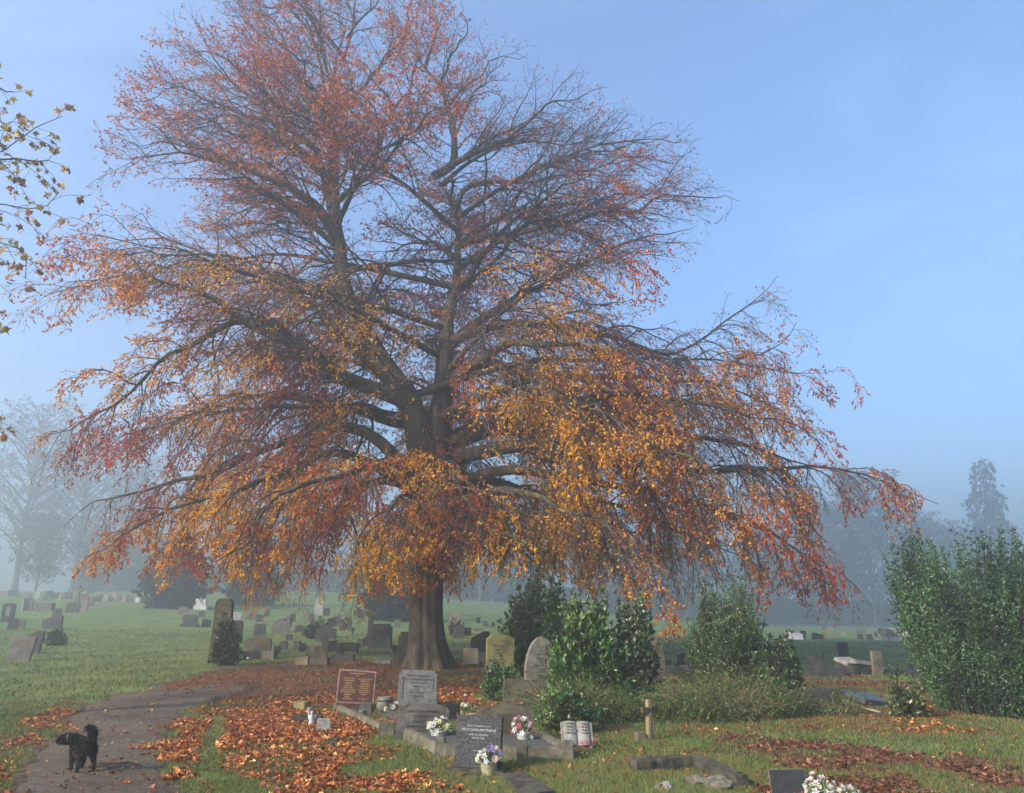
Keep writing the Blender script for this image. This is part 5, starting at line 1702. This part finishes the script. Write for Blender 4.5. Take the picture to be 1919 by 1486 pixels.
def build_shrubs():
    def dims(px0, px1, yt, yb):
        cx = (px0 + px1) / 2
        g, ppm = place(cx, yb)
        return g, (px1 - px0) / ppm, height_at(cx, yt, g), ppm
    # dark shrub behind the two headstones
    g, w, h, _ = dims(925, 1085, 1088, 1285)
    shrub('evergreen_shrub', 'dark green shrub rising behind the gothic and yellow green headstones', 'shrub', g + Vector((0.1, 0.9, 0)), w * 1.0, h * 1.0, 1.6, 230, (0.062, 0.55), GREENS, [4, 3, 3, 1],
          sub=(0.14, 0.34, 48, 7), per=9, prof=(0.35, 0.8, 1.0, 0.85, 0.45), seed=1, stem_r=0.014)
    # bright laurel
    g, w, h, _ = dims(1030, 1185, 1118, 1335)
    shrub('laurel_bush', 'bright glossy laurel bush with pale upright tips beside the gothic headstone', 'bush', g + Vector((0, .45, 0)), w, h * 0.94, 1.5, 190, (0.088, 0.38), [(0.04, 0.10, 0.02), (0.07, 0.15, 0.03), (0.028, 0.07, 0.018), (0.12, 0.21, 0.05)], [4, 3, 3, 1.0],
          sub=(0.17, 0.34, 46, 7), per=15, prof=(1.0, 1.05, 0.95, 0.6, 0.35), seed=2, stem_r=0.012, upright=0.6, leafup=0.45, tipcol=[(0.16, 0.25, 0.06), (0.1, 0.19, 0.04), (0.22, 0.27, 0.1)])
    # pale green whips standing out of the laurel top
    # ivy and dead climbers over the ivy clad stone
    g, w, h, _ = dims(1150, 1240, 1130, 1325)
    shrub('ivy_thicket', 'tangled ivy and dead climbing stems over the pointed headstone', 'ivy', g + Vector((0, .0, 0)), w, h, 1.0, 120, (0.06, 0.8), [(0.04, 0.075, 0.025), (0.06, 0.1, 0.035), (0.12, 0.12, 0.06), (0.2, 0.17, 0.1)], [4, 3, 1.3, 0.8],
          sub=(0.13, 0.26, 55, 5), per=8, prof=(0.9, 1.0, 0.9, 0.7, 0.35), seed=3, stem_r=0.01, wob=0.16)
    # broad mixed bush at the right of centre
    g, w, h, _ = dims(1290, 1490, 1098, 1330)
    shrub('mixed_bush', 'broad loose green bush under the low gold leaves right of the wooden cross', 'bush', g + Vector((0, .7, 0)), w * 0.95, h * 1.0, 2.0, 400, (0.038, 0.5), [(0.06, 0.12, 0.035), (0.085, 0.155, 0.045), (0.04, 0.08, 0.026), (0.12, 0.19, 0.06)] + [(0.16, 0.18, 0.06)], [4, 4, 3, 1.5, 1.0],
          sub=(0.13, 0.36, 50, 7), per=9, prof=(1.0, 1.05, 0.9, 0.62, 0.45), seed=4, stem_r=0.012, wob=0.12)
    g, w, h, _ = dims(1440, 1540, 1190, 1335)
    shrub('dark_bush', 'low dark blue green bush leaning out left of the squat dark headstone', 'bush', g + Vector((-.1, .3, 0)), w * 1.05, h, 1.1, 110, (0.055, 0.55), [(0.025, 0.055, 0.022), (0.04, 0.08, 0.03), (0.07, 0.08, 0.045)], [4, 3, 1],
          sub=(0.13, 0.3, 50, 6), per=8, prof=(1.0, 1.0, 0.8, 0.5), seed=5)
    # big feathery shrub at the right edge
    g, w, h, _ = dims(1712, 2080, 992, 1350)
    shrub('feathery_shrub', 'big feathery dark green shrub with upright shoots at the right edge', 'shrub', g + Vector((0.2, 1.0, 0)), w * 0.76, h * 0.98, 3.0, 760, (0.034, 0.5), [(0.045, 0.1, 0.034), (0.065, 0.135, 0.042), (0.03, 0.07, 0.026), (0.10, 0.17, 0.06)], [4, 4, 3, 1.2],
          sub=(0.07, 0.27, 66, 10), per=26, t0=0.12, prof=(0.60, 0.72, 0.88, 1.04, 1.02), seed=6, stem_r=0.014, upright=0.15, hmin=0.04, leafup=0.1, wob=0.05, spread=0.35)
    # small thin shrub by the blue slab
    g, w, h, _ = dims(1664, 1742, 1258, 1345)
    shrub('sapling_shrub', 'small sparse shrub with yellow green leaves right of the fallen blue slab', 'shrub', g, w, h, 0.9, 48, (0.06, 0.6), [(0.05, 0.08, 0.03), (0.16, 0.2, 0.05), (0.08, 0.09, 0.04), (0.2, 0.22, 0.06)], [3, 2, 2, 1],
          sub=(0.14, 0.2, 50, 4), per=5, prof=(1.0, 0.95, 0.7, 0.5), seed=7, stem_r=0.006)
    # ivy at the foot of the pillar
    g, w, h, _ = dims(398, 452, 1163, 1246)
    shrub('ivy_clump', 'dark ivy clump climbing the foot of the tall stone pillar', 'ivy', g + Vector((0.05, -0.25, 0)), w, h, 0.6, 90, (0.075, 0.85), [(0.02, 0.045, 0.02), (0.035, 0.07, 0.028)], [3, 2],
          sub=(0.16, 0.25, 50, 5), per=8, prof=(1.1, 0.95, 0.75, 0.5), seed=8)
    # small plants round the two headstones
    g, w, h, _ = dims(895, 975, 1238, 1312)
    shrub('bramble_bush', 'small bramble bush growing before the yellow green headstone', 'bush', g + Vector((0, -.05, 0)), w, h, 0.8, 60, (0.055, 0.6), GREENS + [(0.12, 0.13, 0.05)], [3, 3, 3, 1, 1.5], sub=(0.12, 0.22, 50, 5), per=7, prof=(1.0, 1.0, 0.75, 0.5), seed=9, stem_r=0.006)
    g, w, h, _ = dims(1000, 1130, 1285, 1372)
    shrub('bramble_bush', 'bramble bush with mixed grass at the foot of the bright laurel', 'bush', g + Vector((0, .15, 0)), w, h, 0.9, 90, (0.055, 0.5), GREENS + [(0.13, 0.14, 0.05), (0.2, 0.17, 0.08)], [3, 4, 2, 2, 1.5, 1], sub=(0.12, 0.24, 50, 5), per=7, prof=(1.0, 1.0, 0.75, 0.5), seed=10, stem_r=0.006)
    # small far shrubs in the rows
    for x0, x1, yt, yb, lb, cs in ((70, 108, 1180, 1212, 'low dark shrub beside the leaning blue grey headstone', 11), (562, 612, 1160, 1198, 'rounded green shrub behind the large peaked headstone', 12), (838, 868, 1160, 1192, 'reddish twiggy shrub just right of the beech trunk', 13)):
        g, w, h, _ = dims(x0, x1, yt, yb)
        shrub('garden_shrub', lb, 'shrub', g + Vector((0, .5, 0)), w, h, w, 60, (0.09, 0.6), [(0.16, 0.08, 0.05), (0.1, 0.06, 0.04)] if cs == 13 else [(0.03, 0.06, 0.025), (0.05, 0.08, 0.03)], [1, 1], sub=(0.2, 0.25, 50, 4), per=6, prof=(1.0, 1.05, 0.8, 0.5), seed=cs)


def build_undergrowth():
    """tangled brambles, long grass and dry stalks along the foot of the bushes"""
    line = [G(1020, 1350), G(1130, 1356), G(1240, 1354), G(1350, 1356), G(1450, 1350), G(1530, 1342), G(1600, 1338)]
    C = resample(line, 200)
    n = 15000
    i = rng.integers(0, 200, n)
    b = C[i] + np.stack([rng.normal(0, 0.12, n), np.abs(rng.normal(0, 0.6, n)) - 0.05, np.zeros(n)], 1)
    b[:, 2] = gz(b[:, 0], b[:, 1]) - 0.01
    lump = 0.1 + 1.5 * sstep(0.3, 0.7, fbm(b, 0.5, 3))
    tuft = fbm(b * [1, 1, 0], 0.3, 8)
    hh = (0.16 + 0.8 * rng.random(n) ** 1.6) * lump * np.interp(i, [0, 60, 150, 200], [0.9, 0.75, 1.0, 0.3])
    a = rng.random(n) * 2 * PI
    arch = 0.35 + 0.9 * rng.random(n)
    d = np.stack([np.cos(a) * arch, np.sin(a) * arch * 0.55 + 0.22, np.ones(n)], 1)
    t = np.linspace(0, 1, 5)[None, :, None]
    P = b[:, None] + d[:, None] * (hh[:, None, None] * t) - np.array([0, 0, 1.0]) * (hh * arch * 0.7)[:, None, None] * t ** 2.2
    w = 0.006 * (0.6 + 0.8 * rng.random(n))
    V, F = tubes(P, w[:, None] * (1 - 0.85 * t[..., 0]) * 0.6, 3)
    cg = pick([(0.05, 0.09, 0.025), (0.1, 0.13, 0.04), (0.06, 0.05, 0.03), (0.28, 0.22, 0.12), (0.1, 0.05, 0.03)], [4, 3, 2, 0.6, 1], n, 0.3)
    tan_ = (tuft > 0.58) & (rng.random(n) < 0.7)
    cg[tan_] = pick([(0.36, 0.29, 0.16), (0.26, 0.2, 0.1)], [1, 1], int(tan_.sum()), 0.2)
    cols = [np.repeat(cg, 15, 0)]
    k = 24000
    j = rng.integers(0, n, k)
    tt = rng.random(k) * 0.9
    p = b[j] + d[j] * (hh[j] * tt)[:, None] - np.array([0, 0, 1.0]) * (hh[j] * arch[j] * 0.7 * tt ** 2.2)[:, None]
    LV, LF = leaves(p, rng.normal(size=(k, 3)) + np.array([0, 0, .2]), 0.055 * (0.6 + 0.8 * rng.random(k)), 0.036)
    cols.append(np.repeat(pick(GREENS + [(0.16, 0.15, 0.06), (0.2, 0.07, 0.03)], [4, 4, 4, 2, 1, 0.6], k), 4, 0))
    o = npmesh('undergrowth', np.concatenate([V, LV]), [F, LF + len(V)], MAT['grass_blade'], None, np.concatenate(cols))
    tag(o, 'tangled brambles and long dry grass along the foot of the bushes', 'undergrowth', kind='stuff')


# ------------------------------------------------------------------ other trees
def tree_meshes(H, Rc, leafy, seed, leaf=0.3, fine=1.0, zc=0.3, cols=((0.05, 0.06, 0.03), (0.08, 0.075, 0.04)), spire=False, n1=34, weep=0.0):
    """trunk + crown meshes of a background tree"""
    N1 = 10
    tp = np.array([[0, 0, -0.3], [0.01 * H * rng.normal(), 0, H * .35], [0.015 * H * rng.normal(), 0.01 * H, H * .7], [0, 0, H * .97]])
    T = resample(tp, 80)
    P1, R1 = [], []
    for k in range(n1):
        z0 = H * (zc + (0.95 - zc) * (k + rng.random()) / n1)
        f = (z0 / H - zc) / (1 - zc)
        rad = Rc * (max(0.42, (1 - f) ** 0.38) if spire else (math.sin(PI * min(1, 0.22 + 0.78 * f)) ** 0.6)) * (0.7 + 0.45 * rng.random())
        ph = k * 2.4 + rng.normal(0, .3)
        s = T[int(np.argmin(np.abs(T[:, 2] - z0)))]
        rise = (0.1 if spire else 0.55) * rad - weep * rad
        e = s + np.array([math.cos(ph) * rad, math.sin(ph) * rad, rise])
        m = s * .5 + e * .5 + np.array([0, 0, 0.16 * rad])
        P1.append(resample([s, m, e], N1))
        R1.append((0.012 * rad + 0.02) * (1 - np.linspace(0, 1, N1)) + 0.012)
    P1, R1 = np.array(P1), np.array(R1)
    dr = lambda p: (0.9 * weep + 0.05) + 0 * p[:, 0]
    P2, R2 = grow(P1, R1, .15, 1, H * .035 * fine, lambda L, t, p: np.clip(.4 * L * (1.1 - t) + .3, .4, 3), R(46), 6, .01, .008, dr, .14, None, .9)
    P3, R3 = grow(P2, R2, .1, 1, H * .022 * fine, lambda L, t, p: np.clip(.4 * L * (1.1 - t) + .2, .25, 1.5), R(46), 4, .008, .006, dr, .14, None, .9)
    rt = H * .014
    V, F = join([tubes(T[None], np.array([rt * (1 - 0.85 * np.linspace(0, 1, 80)) * (1 + 0.4 * np.exp(-np.linspace(0, 1, 80) * 14))]), 12), tubes(P1, R1, 5)])
    Vt, Ft = V, F
    Vb, Fb = join([tubes(P2, R2, 3), tubes(P3, R3, 3)])
    per = max(1, int(round(leafy)))
    pos, tan, _ = along(P3, per, .2, 1)
    if leafy < 1: 
        k = rng.random(len(pos)) < leafy
        pos, tan = pos[k], tan[k]
    nl = len(pos)
    LV, LF = leaves(pos, tan + .8 * rng.normal(size=(nl, 3)) - np.array([0, 0, weep]), leaf * (.6 + .8 * rng.random(nl)), leaf * .6)
    c = pick(cols, [1] * len(cols), nl, .25)
    V, F = np.concatenate([Vb, LV]), [Fb, LF + len(Vb)]
    C = np.concatenate([np.tile([(0.05, 0.04, 0.035)], (len(Vb), 1)), np.repeat(c, 4, 0)])
    return (Vt, Ft), (V, F, C)


def build_trees():
    kinds = {}

    def make(kind, **kw):
        (Vt, Ft), (V, F, C) = tree_meshes(seed=1, **kw)
        r = empty(kw_name[kind], (0, 0, 0))
        npmesh('trunk', Vt, Ft, MAT['twig'], r, smooth=True)
        npmesh('crown', V, F, MAT['leaf'], r, C)
        kinds[kind] = [r, False]
    kw_name = {'bare': 'bare_tree', 'leafy': 'leafy_tree', 'yew': 'yew_tree', 'gold': 'gold_tree', 'weeping': 'weeping_conifer'}
    make('bare', H=20, Rc=7.5, leafy=3, leaf=0.3, zc=.16, n1=56, cols=((0.07, 0.06, 0.04), (0.09, 0.08, 0.05)))
    make('leafy', H=15, Rc=6.5, leafy=4, leaf=0.38, zc=.06, n1=50, cols=((0.05, 0.06, 0.03), (0.07, 0.075, 0.035), (0.04, 0.05, 0.03)))
    make('yew', H=6, Rc=2.9, leafy=8, leaf=0.26, zc=.03, n1=80, weep=.5, cols=((0.015, 0.032, 0.018), (0.022, 0.042, 0.022)))
    make('gold', H=9, Rc=3.6, leafy=3, leaf=0.2, zc=.15, n1=34, cols=((0.26, 0.26, 0.06), (0.2, 0.22, 0.06), (0.12, 0.15, 0.05)))
    make('weeping', H=22, Rc=4.6, leafy=7, leaf=0.42, fine=.6, zc=.08, spire=True, n1=100, weep=.55, cols=((0.02, 0.035, 0.025), (0.03, 0.045, 0.03)))

    def put(kind, px, Y, sc, label, cat='tree', rz=0.0, sx=1.0):
        src, used = kinds[kind]
        if used:
            r = src.copy()
            COL.objects.link(r)
            for ch in src.children:
                c = ch.copy()
                COL.objects.link(c)
                c.parent = r
        else:
            r = src
            kinds[kind][1] = True
        if Y > 74: Y, sc = Y * 1.52, sc * 1.38
        x = at(px, 1150, Y).x
        r.location = (x, Y, float(gz(x, Y)) - 0.1)
        r.scale = (sc * sx, sc * sx, sc)
        r.rotation_euler = (0, 0, rz)
        tag(r, label, cat, 'misty trees beyond the graves')

    put('bare', 20, 84, 1.12, 'tall half bare misty tree at the far left edge', rz=0.3)
    put('bare', 130, 92, 1.12, 'tall misty half bare tree, second from the left edge', rz=2.2)
    put('bare', 225, 98, 0.95, 'misty half bare tree behind the left tips of the beech', rz=4.0)
    put('leafy', 60, 76, 0.52, 'low misty leafy tree under the tall bare trees at far left', rz=1)
    put('leafy', 165, 80, 0.46, 'low misty leafy tree left of the dark yew', rz=2)
    put('leafy', 250, 84, 0.5, 'misty leafy tree touching the left side of the dark yew', rz=3.3)
    put('yew', 322, 62, 0.85, 'dark rounded yew standing on the lawn left of the pillar', 'yew', rz=0.4, sx=.95)
    put('leafy', 470, 80, 0.6, 'dim leafy tree behind the hanging leaves right of the pillar', rz=4.4)
    put('leafy', 560, 88, 0.75, 'dim leafy tree far behind the large peaked headstone', rz=5.1)
    put('gold', 690, 58, 0.62, 'yellow green tree behind the tall dark cross', rz=.7)
    put('yew', 738, 52, 0.62, 'dark yew bush behind the beech trunk on its left', 'yew', rz=2.4)
    put('yew', 470, 70, 0.75, 'dark yew behind the pale headstones right of the pillar', 'yew', rz=3.7)
    put('bare', 900, 80, 0.72, 'misty tree with bare twigs right of the beech trunk', rz=1.3)
    put('leafy', 980, 92, 0.8, 'misty leafy tree behind the tall dark shrub', rz=2.7)
    put('leafy', 1130, 88, 0.85, 'misty leafy tree above the bright laurel', rz=.4)
    put('leafy', 1290, 84, 0.8, 'misty leafy tree behind the ivy clad headstone', rz=3.0)
    put('leafy', 1430, 92, 0.8, 'misty leafy tree behind the broad loose bush', rz=1.9)
    put('leafy', 1555, 96, 1.05, 'misty leafy tree beyond the right beech tips', rz=5.5)
    put('leafy', 1640, 90, 1.25, 'tall misty leafy tree right of the beech tips', rz=4.9, sx=.8)
    put('leafy', 1745, 97, 0.95, 'low pale misty tree left of the weeping conifer', rz=.9)
    put('leafy', 1820, 100, 0.85, 'faint misty tree at the foot of the weeping conifer', rz=2.2)
    put('weeping', 1885, 92, 1.0, 'tall dark weeping conifer in the mist at the right edge', 'conifer', rz=.2, sx=.8)

    # hedge along the far side
    n = 26000
    x = rng.random(n) * 150 - 75
    y = 142 + rng.normal(0, .8, n)
    top = 3.0 + 2.4 * fbm(np.stack([x, 0 * x, 0 * x], 1), 7, 3)
    z = gz(x, y) + top * rng.random(n) ** .7
    V, F = leaves(np.stack([x, y, z], 1), rng.normal(size=(n, 3)), .9, .55)
    o = npmesh('hedge', V, F, MAT['leaf'], None, np.repeat(pick([(0.03, 0.042, 0.025), (0.045, 0.055, 0.03)], [1, 1], n), 4, 0))
    tag(o, 'long dark hedge fading into the mist behind the graves', 'hedge')

    # the maple whose branches reach in from the left
    root = empty('maple_tree', (0, 0, 0))
    base = Vector((-10.6, 12.4, 0))
    base.z = float(gz(base.x, base.y))
    T = resample([base - Vector((0, 0, .3)), base + Vector((.1, 0, 3)), base + Vector((-.1, .1, 6.5)), base + Vector((.2, 0, 10)), base + Vector((0, 0, 12.5))], 14)
    N1 = 14
    P1, R1 = [], []
    br = [[(-420, 420), (-200, 360), (-60, 310), (15, 275), (70, 240), (112, 218)], [(-420, 480), (-220, 430), (-70, 395), (10, 380), (70, 395), (120, 360)], [(-400, 560), (-220, 500), (-90, 470), (0, 450), (40, 480), (55, 520)],
          [(-420, 300), (-200, 270), (-60, 250), (5, 235), (60, 235)], [(-400, 640), (-200, 590), (-80, 560), (-60, 555), (-10, 585)], [(-110, 330), (-20, 300), (60, 300), (110, 305)],
          [(-400, 800), (-200, 760), (-90, 750), (-50, 770), (-15, 830)]]
    for b_ in br:
        pts = [at(x, y, 12.4 - .6 * i / len(b_)) for i, (x, y) in enumerate(b_)]
        P1.append(resample(pts, N1))
        R1.append(0.02 * (1 - np.linspace(0, 1, N1)) + .006)
    for k in range(34):
        z0 = 2.8 + 9 * (k + .5) / 34
        ph = k * 2.4
        rad = 4.6 * math.sin(PI * min(1, .2 + .75 * k / 34)) ** .7
        if math.cos(ph) > -.1: rad = min(rad, 1.3)
        s = T[int(np.argmin(np.abs(T[:, 2] - z0 - base.z)))]
        e = s + np.array([math.cos(ph) * rad, math.sin(ph) * rad, rad * .4])
        P1.append(resample([s, s * .5 + e * .5 + np.array([0, 0, .4]), e], N1))
        R1.append((.012 * rad + .03) * (1 - np.linspace(0, 1, N1)) + .006)
    P1, R1 = np.array(P1), np.array(R1)
    P1 = P1 + .05 * np.sin(np.linspace(0, 22, N1)[None, :, None] + rng.random((len(P1), 1, 3)) * 6.3) * np.linspace(0, 1, N1)[None, :, None]
    dr = lambda p: .25 + 0 * p[:, 0]
    P2, R2 = grow(P1, R1, .3, 1, .21, lambda L, t, p: np.clip(.3 * L * (1.1 - t) + .25, .3, 1.3), R(48), 7, .007, .003, dr, .14, None, .8)
    P3, R3 = grow(P2, R2, .15, 1, .22, lambda L, t, p: np.clip(.4 * L * (1.1 - t) + .1, .12, .5), R(50), 4, .005, .002, dr, .14, None, .8)
    V, F = join([tubes(T[None], np.array([np.linspace(.2, .03, 14)]), 14), tubes(P1, R1, 6)])
    npmesh('trunk', V, F, MAT['beech_bark'], root, smooth=True)
    V, F = join([tubes(P2, R2, 4), tubes(P3, R3, 3)])
    npmesh('twigs', V, F, MAT['twig'], root, smooth=True)
    pos, tan, _ = along(P3, 2, .5, 1)
    p2, t2, _ = along(P2, 2, .7, 1)
    pos = np.concatenate([pos, p2])
    k = rng.random(len(pos)) < 0.95
    pos = pos[k]
    m = len(pos)
    pos = pos - np.array([0, 0, .04])
    size = .15 * (.55 + .7 * rng.random(m))
    V, F, nv = maple_leaves(pos, rng.random(m) * 2 * PI, size, rng.normal(0, .9, (m, 2)), rng.normal(.1, .35, m))
    npmesh('crown', V, F, MAT['leaf'], root, np.repeat(pick([(0.38, 0.19, 0.05), (0.26, 0.11, 0.05), (0.46, 0.31, 0.07), (0.26, 0.2, 0.06)], [3, 2, 2.5, 2], m), nv, 0))
    tag(root, 'maple with sparse brown lobed leaves reaching in at the left edge', 'tree')


# ------------------------------------------------------------------ the dog
def build_dog():
    g, ppm = place(150, 1446)
    H = height_at(150, 1380, g)          # height of the back
    k = H / 0.37
    root = empty('dog', g, (0, 0, R(90 + 44)))
    # local frame: +X is the dog's front, +Y its left
    J = {}
    V, E, RR = [], [], []

    def v(p, r, parent=None):
        V.append(tuple(c * k for c in p))
        RR.append(r if isinstance(r, tuple) else (r, r))
        if parent is not None: E.append((parent, len(V) - 1))
        return len(V) - 1
    hip = v((-.14, 0, .295), (.074, .072))
    mid = v((0, 0, .287), (.074, .072), hip)
    chest = v((.13, 0, .278), (.08, .086), mid)
    sh = v((.19, 0, .29), (.075, .08), chest)
    neck = v((.245, .035, .325), .06, sh)
    head = v((.285, .085, .335), .063, neck)
    head2 = v((.305, .135, .325), .052, head)
    muz = v((.315, .168, .312), .036, head2)
    nose = v((.316, .193, .305), .024, muz)
    rump = v((-.195, 0, .285), .062, hip)
    t1 = v((-.235, 0, .335), .026, rump)
    t2 = v((-.262, -.004, .40), .025, t1)
    t3 = v((-.262, .0, .455), .027, t2)
    t4 = v((-.235, .03, .49), .028, t3)
    t5 = v((-.20, .055, .485), .022, t4)
    for s, sw, lift in ((1, .03, 0), (-1, -.02, 0)):
        a = v((-.15, s * .062, .235), .05, hip)
        b = v((-.115 + sw, s * .074, .155), .032, a)
        c = v((-.185 + sw, s * .076, .09), .018, b)
        d = v((-.165 + sw, s * .076, .025), .016, c)
        v((-.125 + sw, s * .074, .014), .018, d)
    for s, sw in ((1, -.02), (-1, .04)):
        a = v((.135, s * .06, .205), .038, chest)
        b = v((.12 + sw * .5, s * .068, .115), .022, a)
        c = v((.125 + sw, s * .068, .03), .017, b)
        v((.155 + sw, s * .064, .014), .018, c)
    me = bpy.data.meshes.new('body')
    me.from_pydata(V, E, [])
    o = link('body', me, root)
    o.modifiers.new('skin', 'SKIN').use_smooth_shade = True
    for i, d in enumerate(me.skin_vertices[0].data):
        d.radius = (RR[i][0] * k, RR[i][1] * k)
        d.use_root = (i == 0)
    o.modifiers.new('sub', 'SUBSURF').levels = 2
    bpy.context.view_layer.update()
    dg = bpy.context.evaluated_depsgraph_get()
    me2 = bpy.data.meshes.new_from_object(o.evaluated_get(dg))
    o.modifiers.clear()
    o.data = me2
    me2.name = 'body'
    me2.materials.clear()
    fm = plain('dark_dog_skin', (0.010, 0.009, 0.009), .7, (0.018, 0.015, 0.012), 12)
    me2.materials.append(fm)
    # ears
    for s in (-1, 1):
        bm = bmesh.new()
        c = Vector((.275, .085, .375)) * k
        f = Vector((.35, .93, 0)).normalized()
        r = Vector((.93, -.35, 0)).normalized() * s
        p = c + r * .045 * k
        vs = [bm.verts.new(q) for q in (p - f * .028 * k, p + f * .028 * k, p + r * .035 * k - Vector((0, 0, .065 * k)), p + r * .006 * k + Vector((0, 0, .022 * k)))]
        bm.faces.new((vs[0], vs[2], vs[1]))
        bm.faces.new((vs[0], vs[3], vs[2]))
        bm.faces.new((vs[1], vs[2], vs[3]))
        bm.faces.new((vs[0], vs[1], vs[3]))
        bmobj('ear', bm, fm, root)
        bm = bmesh.new()
        bmesh.ops.create_uvsphere(bm, u_segments=10, v_segments=8, radius=.009 * k)
        bmesh.ops.translate(bm, vec=Vector((.315, .155, .345)) * k + r * .032 * k, verts=bm.verts)
        bmobj('eye', bm, MAT['black_granite'], root, smooth=True)
    # shaggy coat
    nv = len(me2.vertices)
    co = np.empty(nv * 3)
    me2.vertices.foreach_get('co', co)
    co = co.reshape(-1, 3)
    me2.calc_loop_triangles()
    tri = np.array([t.vertices[:] for t in me2.loop_triangles])
    A, B, C = co[tri[:, 0]], co[tri[:, 1]], co[tri[:, 2]]
    cr = np.cross(B - A, C - A)
    ar = np.linalg.norm(cr, axis=1)
    n = 16000
    t = rng.choice(len(tri), n, p=ar / ar.sum())
    u = rng.random((n, 2))
    fl = u.sum(1) > 1
    u[fl] = 1 - u[fl]
    p = A[t] + (B - A)[t] * u[:, :1] + (C - A)[t] * u[:, 1:]
    nn = norm(cr[t])
    zr = p[:, 2] / k
    tailp = (p[:, 0] / k < -.2) & (zr > .32)
    low = zr < .06
    L = np.where(low, .008, np.where(tailp, .034, np.where(zr < .2, .012, .022))) * k * (.6 + .8 * rng.random(n))
    d = norm(nn * .75 + np.array([-.5, 0, -.35]) + .35 * rng.normal(size=(n, 3)))
    d[tailp] = norm(nn[tailp] + .4 * rng.normal(size=(tailp.sum(), 3)))
    hd = p[:, 0] / k > .24
    d[hd] = norm(nn[hd] * .8 + .5 * rng.normal(size=(int(hd.sum()), 3)) + np.array([0, 0, -.25]))
    sd = norm(np.cross(d, rng.normal(size=(n, 3)))) * .0032 * k
    Vv = np.stack([p - sd, p + sd, p + d * L[:, None] * .6 + sd * .5 - np.array([0, 0, .15]) * 0, p + d * L[:, None] - np.array([0, 0, 1.0]) * L[:, None] * .2], 1).reshape(-1, 3)
    b = np.arange(n)[:, None] * 4
    c = pick([(0.011, 0.010, 0.010), (0.017, 0.014, 0.012), (0.05, 0.032, 0.02)], [5, 3, .5], n, .2)
    rump_ = (p[:, 0] / k < -.12) & (zr > .1) & (zr < .27) & (rng.random(n) < .35)
    c[rump_] = pick([(0.06, 0.042, 0.028)], [1], int(rump_.sum()), .25)
    npmesh('fur', Vv, b + [0, 1, 2, 3], MAT['fur'], root, np.repeat(c, 4, 0))
    tag(root, 'small shaggy black dog with curled tail walking away up the path', 'dog')


build_shrubs()
build_undergrowth()
build_trees()
build_dog()

# ------------------------------------------------------------------ haze, sky, sun, camera
def build_light():
    bm = bmesh.new()
    bm_box(bm, (0, 0, 18.9), (1240, 1240, 40.2))
    m, nt = new_mat('morning_mist')
    v = nt.nodes.new('ShaderNodeVolumePrincipled')
    v.inputs['Density'].default_value = HAZE
    v.inputs['Color'].default_value = (0.72, 0.79, 0.82, 1)
    v.inputs['Anisotropy'].default_value = 0.62
    o = nt.nodes.new('ShaderNodeOutputMaterial')
    nt.links.new(v.outputs[0], o.inputs['Volume'])
    tag(bmobj('haze', bm, m), 'pale blue morning mist over the cemetery', 'haze', kind='stuff')

    el, az = R(SUN_EL), R(SUN_AZ)
    to = Vector((-math.cos(el) * math.cos(az), -math.cos(el) * math.sin(az), math.sin(el)))
    L = bpy.data.lights.new('sun', 'SUN')
    L.energy = SUN_E
    L.angle = R(0.9)
    L.color = (1.0, 0.86, 0.68)
    s = bpy.data.objects.new('sun', L)
    COL.objects.link(s)
    s.rotation_euler = to.to_track_quat('Z', 'Y').to_euler()
    w = bpy.data.worlds.new('World')
    SC.world = w
    w.use_nodes = True
    nt = w.node_tree
    nt.nodes.clear()
    sky = nt.nodes.new('ShaderNodeTexSky')
    sky.sky_type = 'NISHITA'
    sky.sun_disc = False
    sky.sun_elevation = el
    sky.sun_rotation = math.atan2(to.x, to.y)
    sky.air_density = 1.0
    sky.dust_density = 1.5
    sky.ozone_density = 3.5
    tc = nt.nodes.new('ShaderNodeTexCoord')
    mp = nt.nodes.new('ShaderNodeMapping')
    mp.inputs['Scale'].default_value = (1.2, 2.0, 4.5)
    mp.inputs['Rotation'].default_value = (0.2, 0.3, 0.4)
    nt.links.new(tc.outputs['Generated'], mp.inputs['Vector'])
    n1 = noise(nt, 1.6, 6, 0.55, mp.outputs['Vector'], 0.5)
    c = mixc(nt, ramp(nt, n1, 0.5, 0.85, 0.0, 0.14), sky.outputs[0], (5.2, 5.8, 6.6))
    c = mixc(nt, 1.0, c, (0.83, 0.945, 1.04), 'MULTIPLY')
    bg = nt.nodes.new('ShaderNodeBackground')
    bg.inputs['Strength'].default_value = SKY_E
    nt.links.new(c, bg.inputs['Color'])
    o = nt.nodes.new('ShaderNodeOutputWorld')
    nt.links.new(bg.outputs[0], o.inputs['Surface'])

    cam = bpy.data.cameras.new('camera')
    cam.sensor_width = 36
    cam.lens = 36 * FPX / CW
    cam.clip_end = 3000
    cam.clip_start = 0.1
    c = bpy.data.objects.new('camera', cam)
    COL.objects.link(c)
    c.location = (0, 0, CAMZ)
    c.rotation_euler = (PI / 2 + PITCH, 0, 0)
    SC.camera = c
    SC.render.engine = 'CYCLES'
    cy = SC.cycles
    cy.max_bounces = 5
    cy.diffuse_bounces = 2
    cy.glossy_bounces = 2
    cy.transmission_bounces = 3
    cy.volume_bounces = 1
    cy.transparent_max_bounces = 4
    cy.use_denoising = True
    try: cy.denoiser = 'OPENIMAGEDENOISE'
    except Exception: pass
    cy.sample_clamp_indirect = 4
    cy.caustics_reflective = False
    cy.caustics_refractive = False
    vs = SC.view_settings
    vs.view_transform = 'Standard'
    vs.look = 'None'
    vs.exposure = EXPO
    vs.gamma = 1


HAZE, SUN_EL, SUN_AZ, SUN_E, SKY_E, EXPO = 0.0085, 30, 36, 5.0, 0.14, 1.3
build_light()
